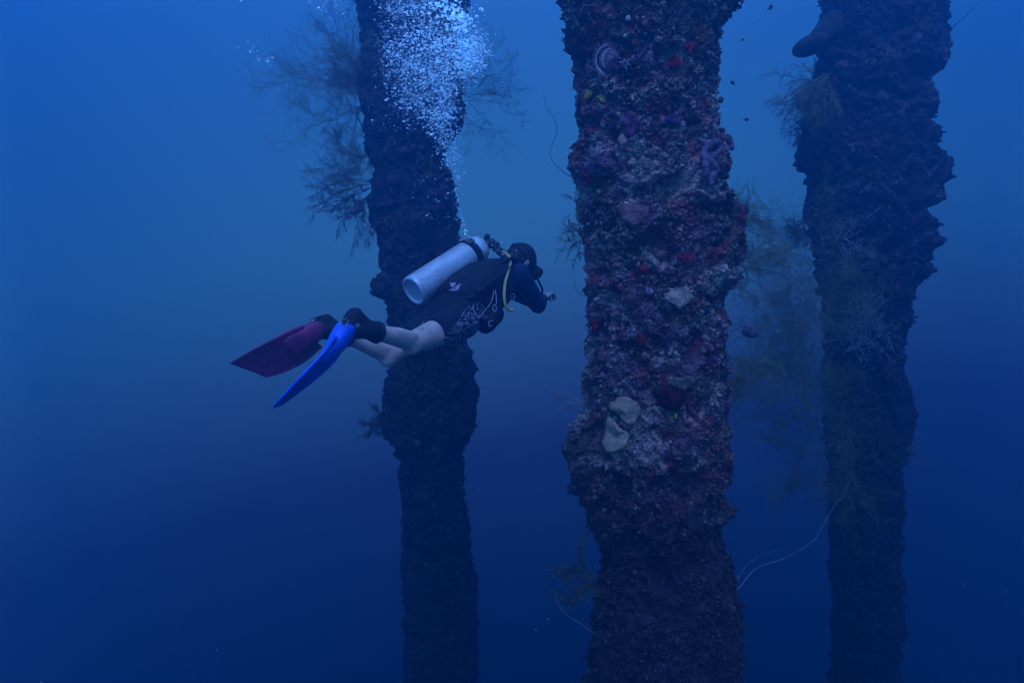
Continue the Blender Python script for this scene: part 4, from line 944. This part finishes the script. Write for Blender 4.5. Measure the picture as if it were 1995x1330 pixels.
# ------------------------------------------------------------------ bubbles
def plume():
    P = []; Rr = []
    def put(px, py, d, r): P.append(C(px, py, d)[:]); Rr.append(r)
    g = rng.normal
    # rising stream from the regulator
    st = [(908, 458), (905, 440), (899, 420), (895, 400), (890, 370), (886, 340), (880, 315), (873, 290), (866, 265), (858, 240), (852, 220)]
    wd = [2, 4, 6, 7, 7, 9, 11, 13, 16, 20, 26]; nn = [8, 12, 18, 22, 30, 60, 110, 170, 250, 330, 380]
    for (x, y), s_, k in zip(st, wd, nn):
        for _ in range(k): put(x + g() * s_, y + rng.uniform(-13, 13), 4.15 + g() * .05, .0023 * math.exp(g() * .45))
    # main cloud
    blobs = [(835, 60, 60, 42, 1500), (880, 95, 42, 34, 1500), (926, 98, 24, 34, 900), (905, 130, 30, 26, 500), (800, 120, 44, 45, 1250), (850, 150, 48, 36, 1500), (805, 190, 46, 32, 800), (870, 200, 24, 34, 520), (830, 10, 66, 16, 800), (895, 40, 22, 22, 420), (760, 90, 22, 50, 350), (770, 20, 26, 20, 260)]
    for x, y, sx_, sy_, k in blobs:
        for _ in range(int(k * 1.35)):
            a = g() * .62; b_ = g() * .62
            put(x + a * sx_, y + b_ * sy_, 4.2 + g() * .13, .0016 * math.exp(g() * .65))
    for x, y, sx_, sy_, k in blobs[:8] + [(925, 100, 26, 34, 700)]:      # fine mist between them
        for _ in range(int(k * .7)): put(x + g() * sx_ * .75, y + g() * sy_ * .75, 4.2 + g() * .16, .0009 * math.exp(g() * .3))
    for _ in range(34): t_ = rng.uniform(); put(852 + 60 * t_ + g() * 14, 6 + 50 * t_ + g() * 16, 4.08 + g() * .05, rng.uniform(.007, .013))
    # bright large caps along the upper right
    for _ in range(80): t_ = rng.uniform(); put(845 + 62 * t_ + g() * 10, 2 + 42 * t_ + g() * 9, 4.1 + g() * .06, .0052 * math.exp(g() * .35))
    for _ in range(150): put(915 + g() * 18, 105 + g() * 34, 4.1 + g() * .08, .0035 * math.exp(g() * .35))
    for _ in range(120): put(830 + g() * 45, 110 + g() * 60, 4.05 + g() * .1, .0030 * math.exp(g() * .4))
    # stragglers on the piling side
    for _ in range(60): put(rng.uniform(800, 900), rng.uniform(330, 440), 4.2 + g() * .1, .0026 * math.exp(g() * .5))
    for _ in range(60): put(rng.uniform(740, 840), rng.uniform(225, 260), 4.2 + g() * .1, .0024 * math.exp(g() * .5))
    # thin trail drifting up to the left, and a group at the top
    for _ in range(34): t_ = rng.uniform(); put(790 - 280 * t_ + g() * 9, 246 - 118 * t_ + g() * 9, 4.3, .0030 * math.exp(g() * .45))
    for _ in range(42): t_ = rng.uniform(); put(520 - 50 * t_ + g() * 11, 135 - 60 * t_ + g() * 9, 4.3, .0030 * math.exp(g() * .45))
    for _ in range(90): put(640 + g() * 16, 15 + g() * 15, 4.3, .0026 * math.exp(g() * .45))
    for _ in range(8): put(604 + g() * 5, 3 + g() * 1.5, 4.3, .003)
    for _ in range(6): put(468 + g() * 4, 2 + g() * 2, 4.3, .004)
    for _ in range(14): put(rng.uniform(470, 760), rng.uniform(0, 300), 4.4, .0022)
    # fizz round the first stage and the hood
    for _ in range(110): t_ = rng.uniform(); put(908 + 112 * t_ + g() * 8, 458 + 48 * t_ + g() * 8, 4.05 + g() * .02, .0017 * math.exp(g() * .5))
    for _ in range(6): put(909 + g() * 3, 456 + g() * 4, 4.05, .005)
    return np.array(P), np.array(Rr)
BP, BR = plume()
bm = bmesh.new(); bmesh.ops.create_icosphere(bm, subdivisions=1, radius=1); bv1 = np.array([v.co[:] for v in bm.verts]); bf1 = np.array([[v.index for v in f.verts] for f in bm.faces]); bm.free()
bm = bmesh.new(); bmesh.ops.create_icosphere(bm, subdivisions=2, radius=1); bv2 = np.array([v.co[:] for v in bm.verts]); bf2 = np.array([[v.index for v in f.verts] for f in bm.faces]); bm.free()
order = np.argsort(-BR); big, small = order[:300], order[300:]
k = len(small); V = bv1[None] * BR[small][:, None, None] * np.array([1, 1, .75]) + BP[small][:, None]
Fa = (bf1[None] + (np.arange(k) * len(bv1))[:, None, None]).reshape(-1, 3)
tag(link('bubble_cloud', mesh_np('bubble_cloud', V.reshape(-1, 3), Fa, M['bubble'])), 'dense pale plume of tiny exhaled bubbles rising above the diver', 'bubbles', kind='stuff')
capv = bv2.copy(); capv[:, 2] = np.where(capv[:, 2] < 0, capv[:, 2] * .35, capv[:, 2] * .75)
cap_me = mesh_np('air_bubble', capv, bf2, M['bubble'])
for i in big:
    o = link('air_bubble', cap_me); o.location = BP[i]; o.scale = (BR[i] * random.uniform(1, 1.3), BR[i], BR[i]); o.rotation_euler = (random.uniform(-.3, .3), random.uniform(-.4, .4), 0)
    tag(o, 'single larger silvery air bubble among the exhaled bubbles', 'air bubble', 'larger air bubbles in the plume')

k = 1100; Q = np.array([C(rng.uniform(-60, 2050), rng.uniform(-60, 1390), rng.uniform(1.6, 7))[:] for _ in range(k)]); qr = rng.uniform(.0006, .0019, k)
V = bv1[None] * qr[:, None, None] * (1 + .4 * rng.normal(size=(k, len(bv1), 1))) + Q[:, None]
tag(link('marine_snow', mesh_np('marine_snow', V.reshape(-1, 3), (bf1[None] + (np.arange(k) * len(bv1))[:, None, None]).reshape(-1, 3), mat('drifting_flecks', (.3, .3, .27), .9))), 'tiny pale flecks drifting in the open water', 'marine snow', kind='stuff')

# ------------------------------------------------------------------ the water itself: one even volume round everything
mb = MB(); mb.box((0, 6, -3.4), (14, 0, 0), (0, 14, 0), (0, 0, 10.6)); hz = mb.build('haze', mat('placeholder', (0, 0, 0)), shade=False)
m = bpy.data.materials.new('blue_water_haze'); m.use_nodes = True; t = m.node_tree; t.nodes.remove(t.nodes['Principled BSDF'])
v = t.nodes.new('ShaderNodeVolumePrincipled'); t.links.new(v.outputs[0], t.nodes['Material Output'].inputs['Volume'])
v.inputs['Density'].default_value = .3; v.inputs['Color'].default_value = (.008, .13, .48, 1)
v.inputs['Absorption Color'].default_value = (.12, .26, .74, 1); v.inputs['Anisotropy'].default_value = .55
hz.data.materials.clear(); hz.data.materials.append(m)
tag(hz, 'clear deep blue sea water filling the whole scene', 'water haze', kind='stuff')
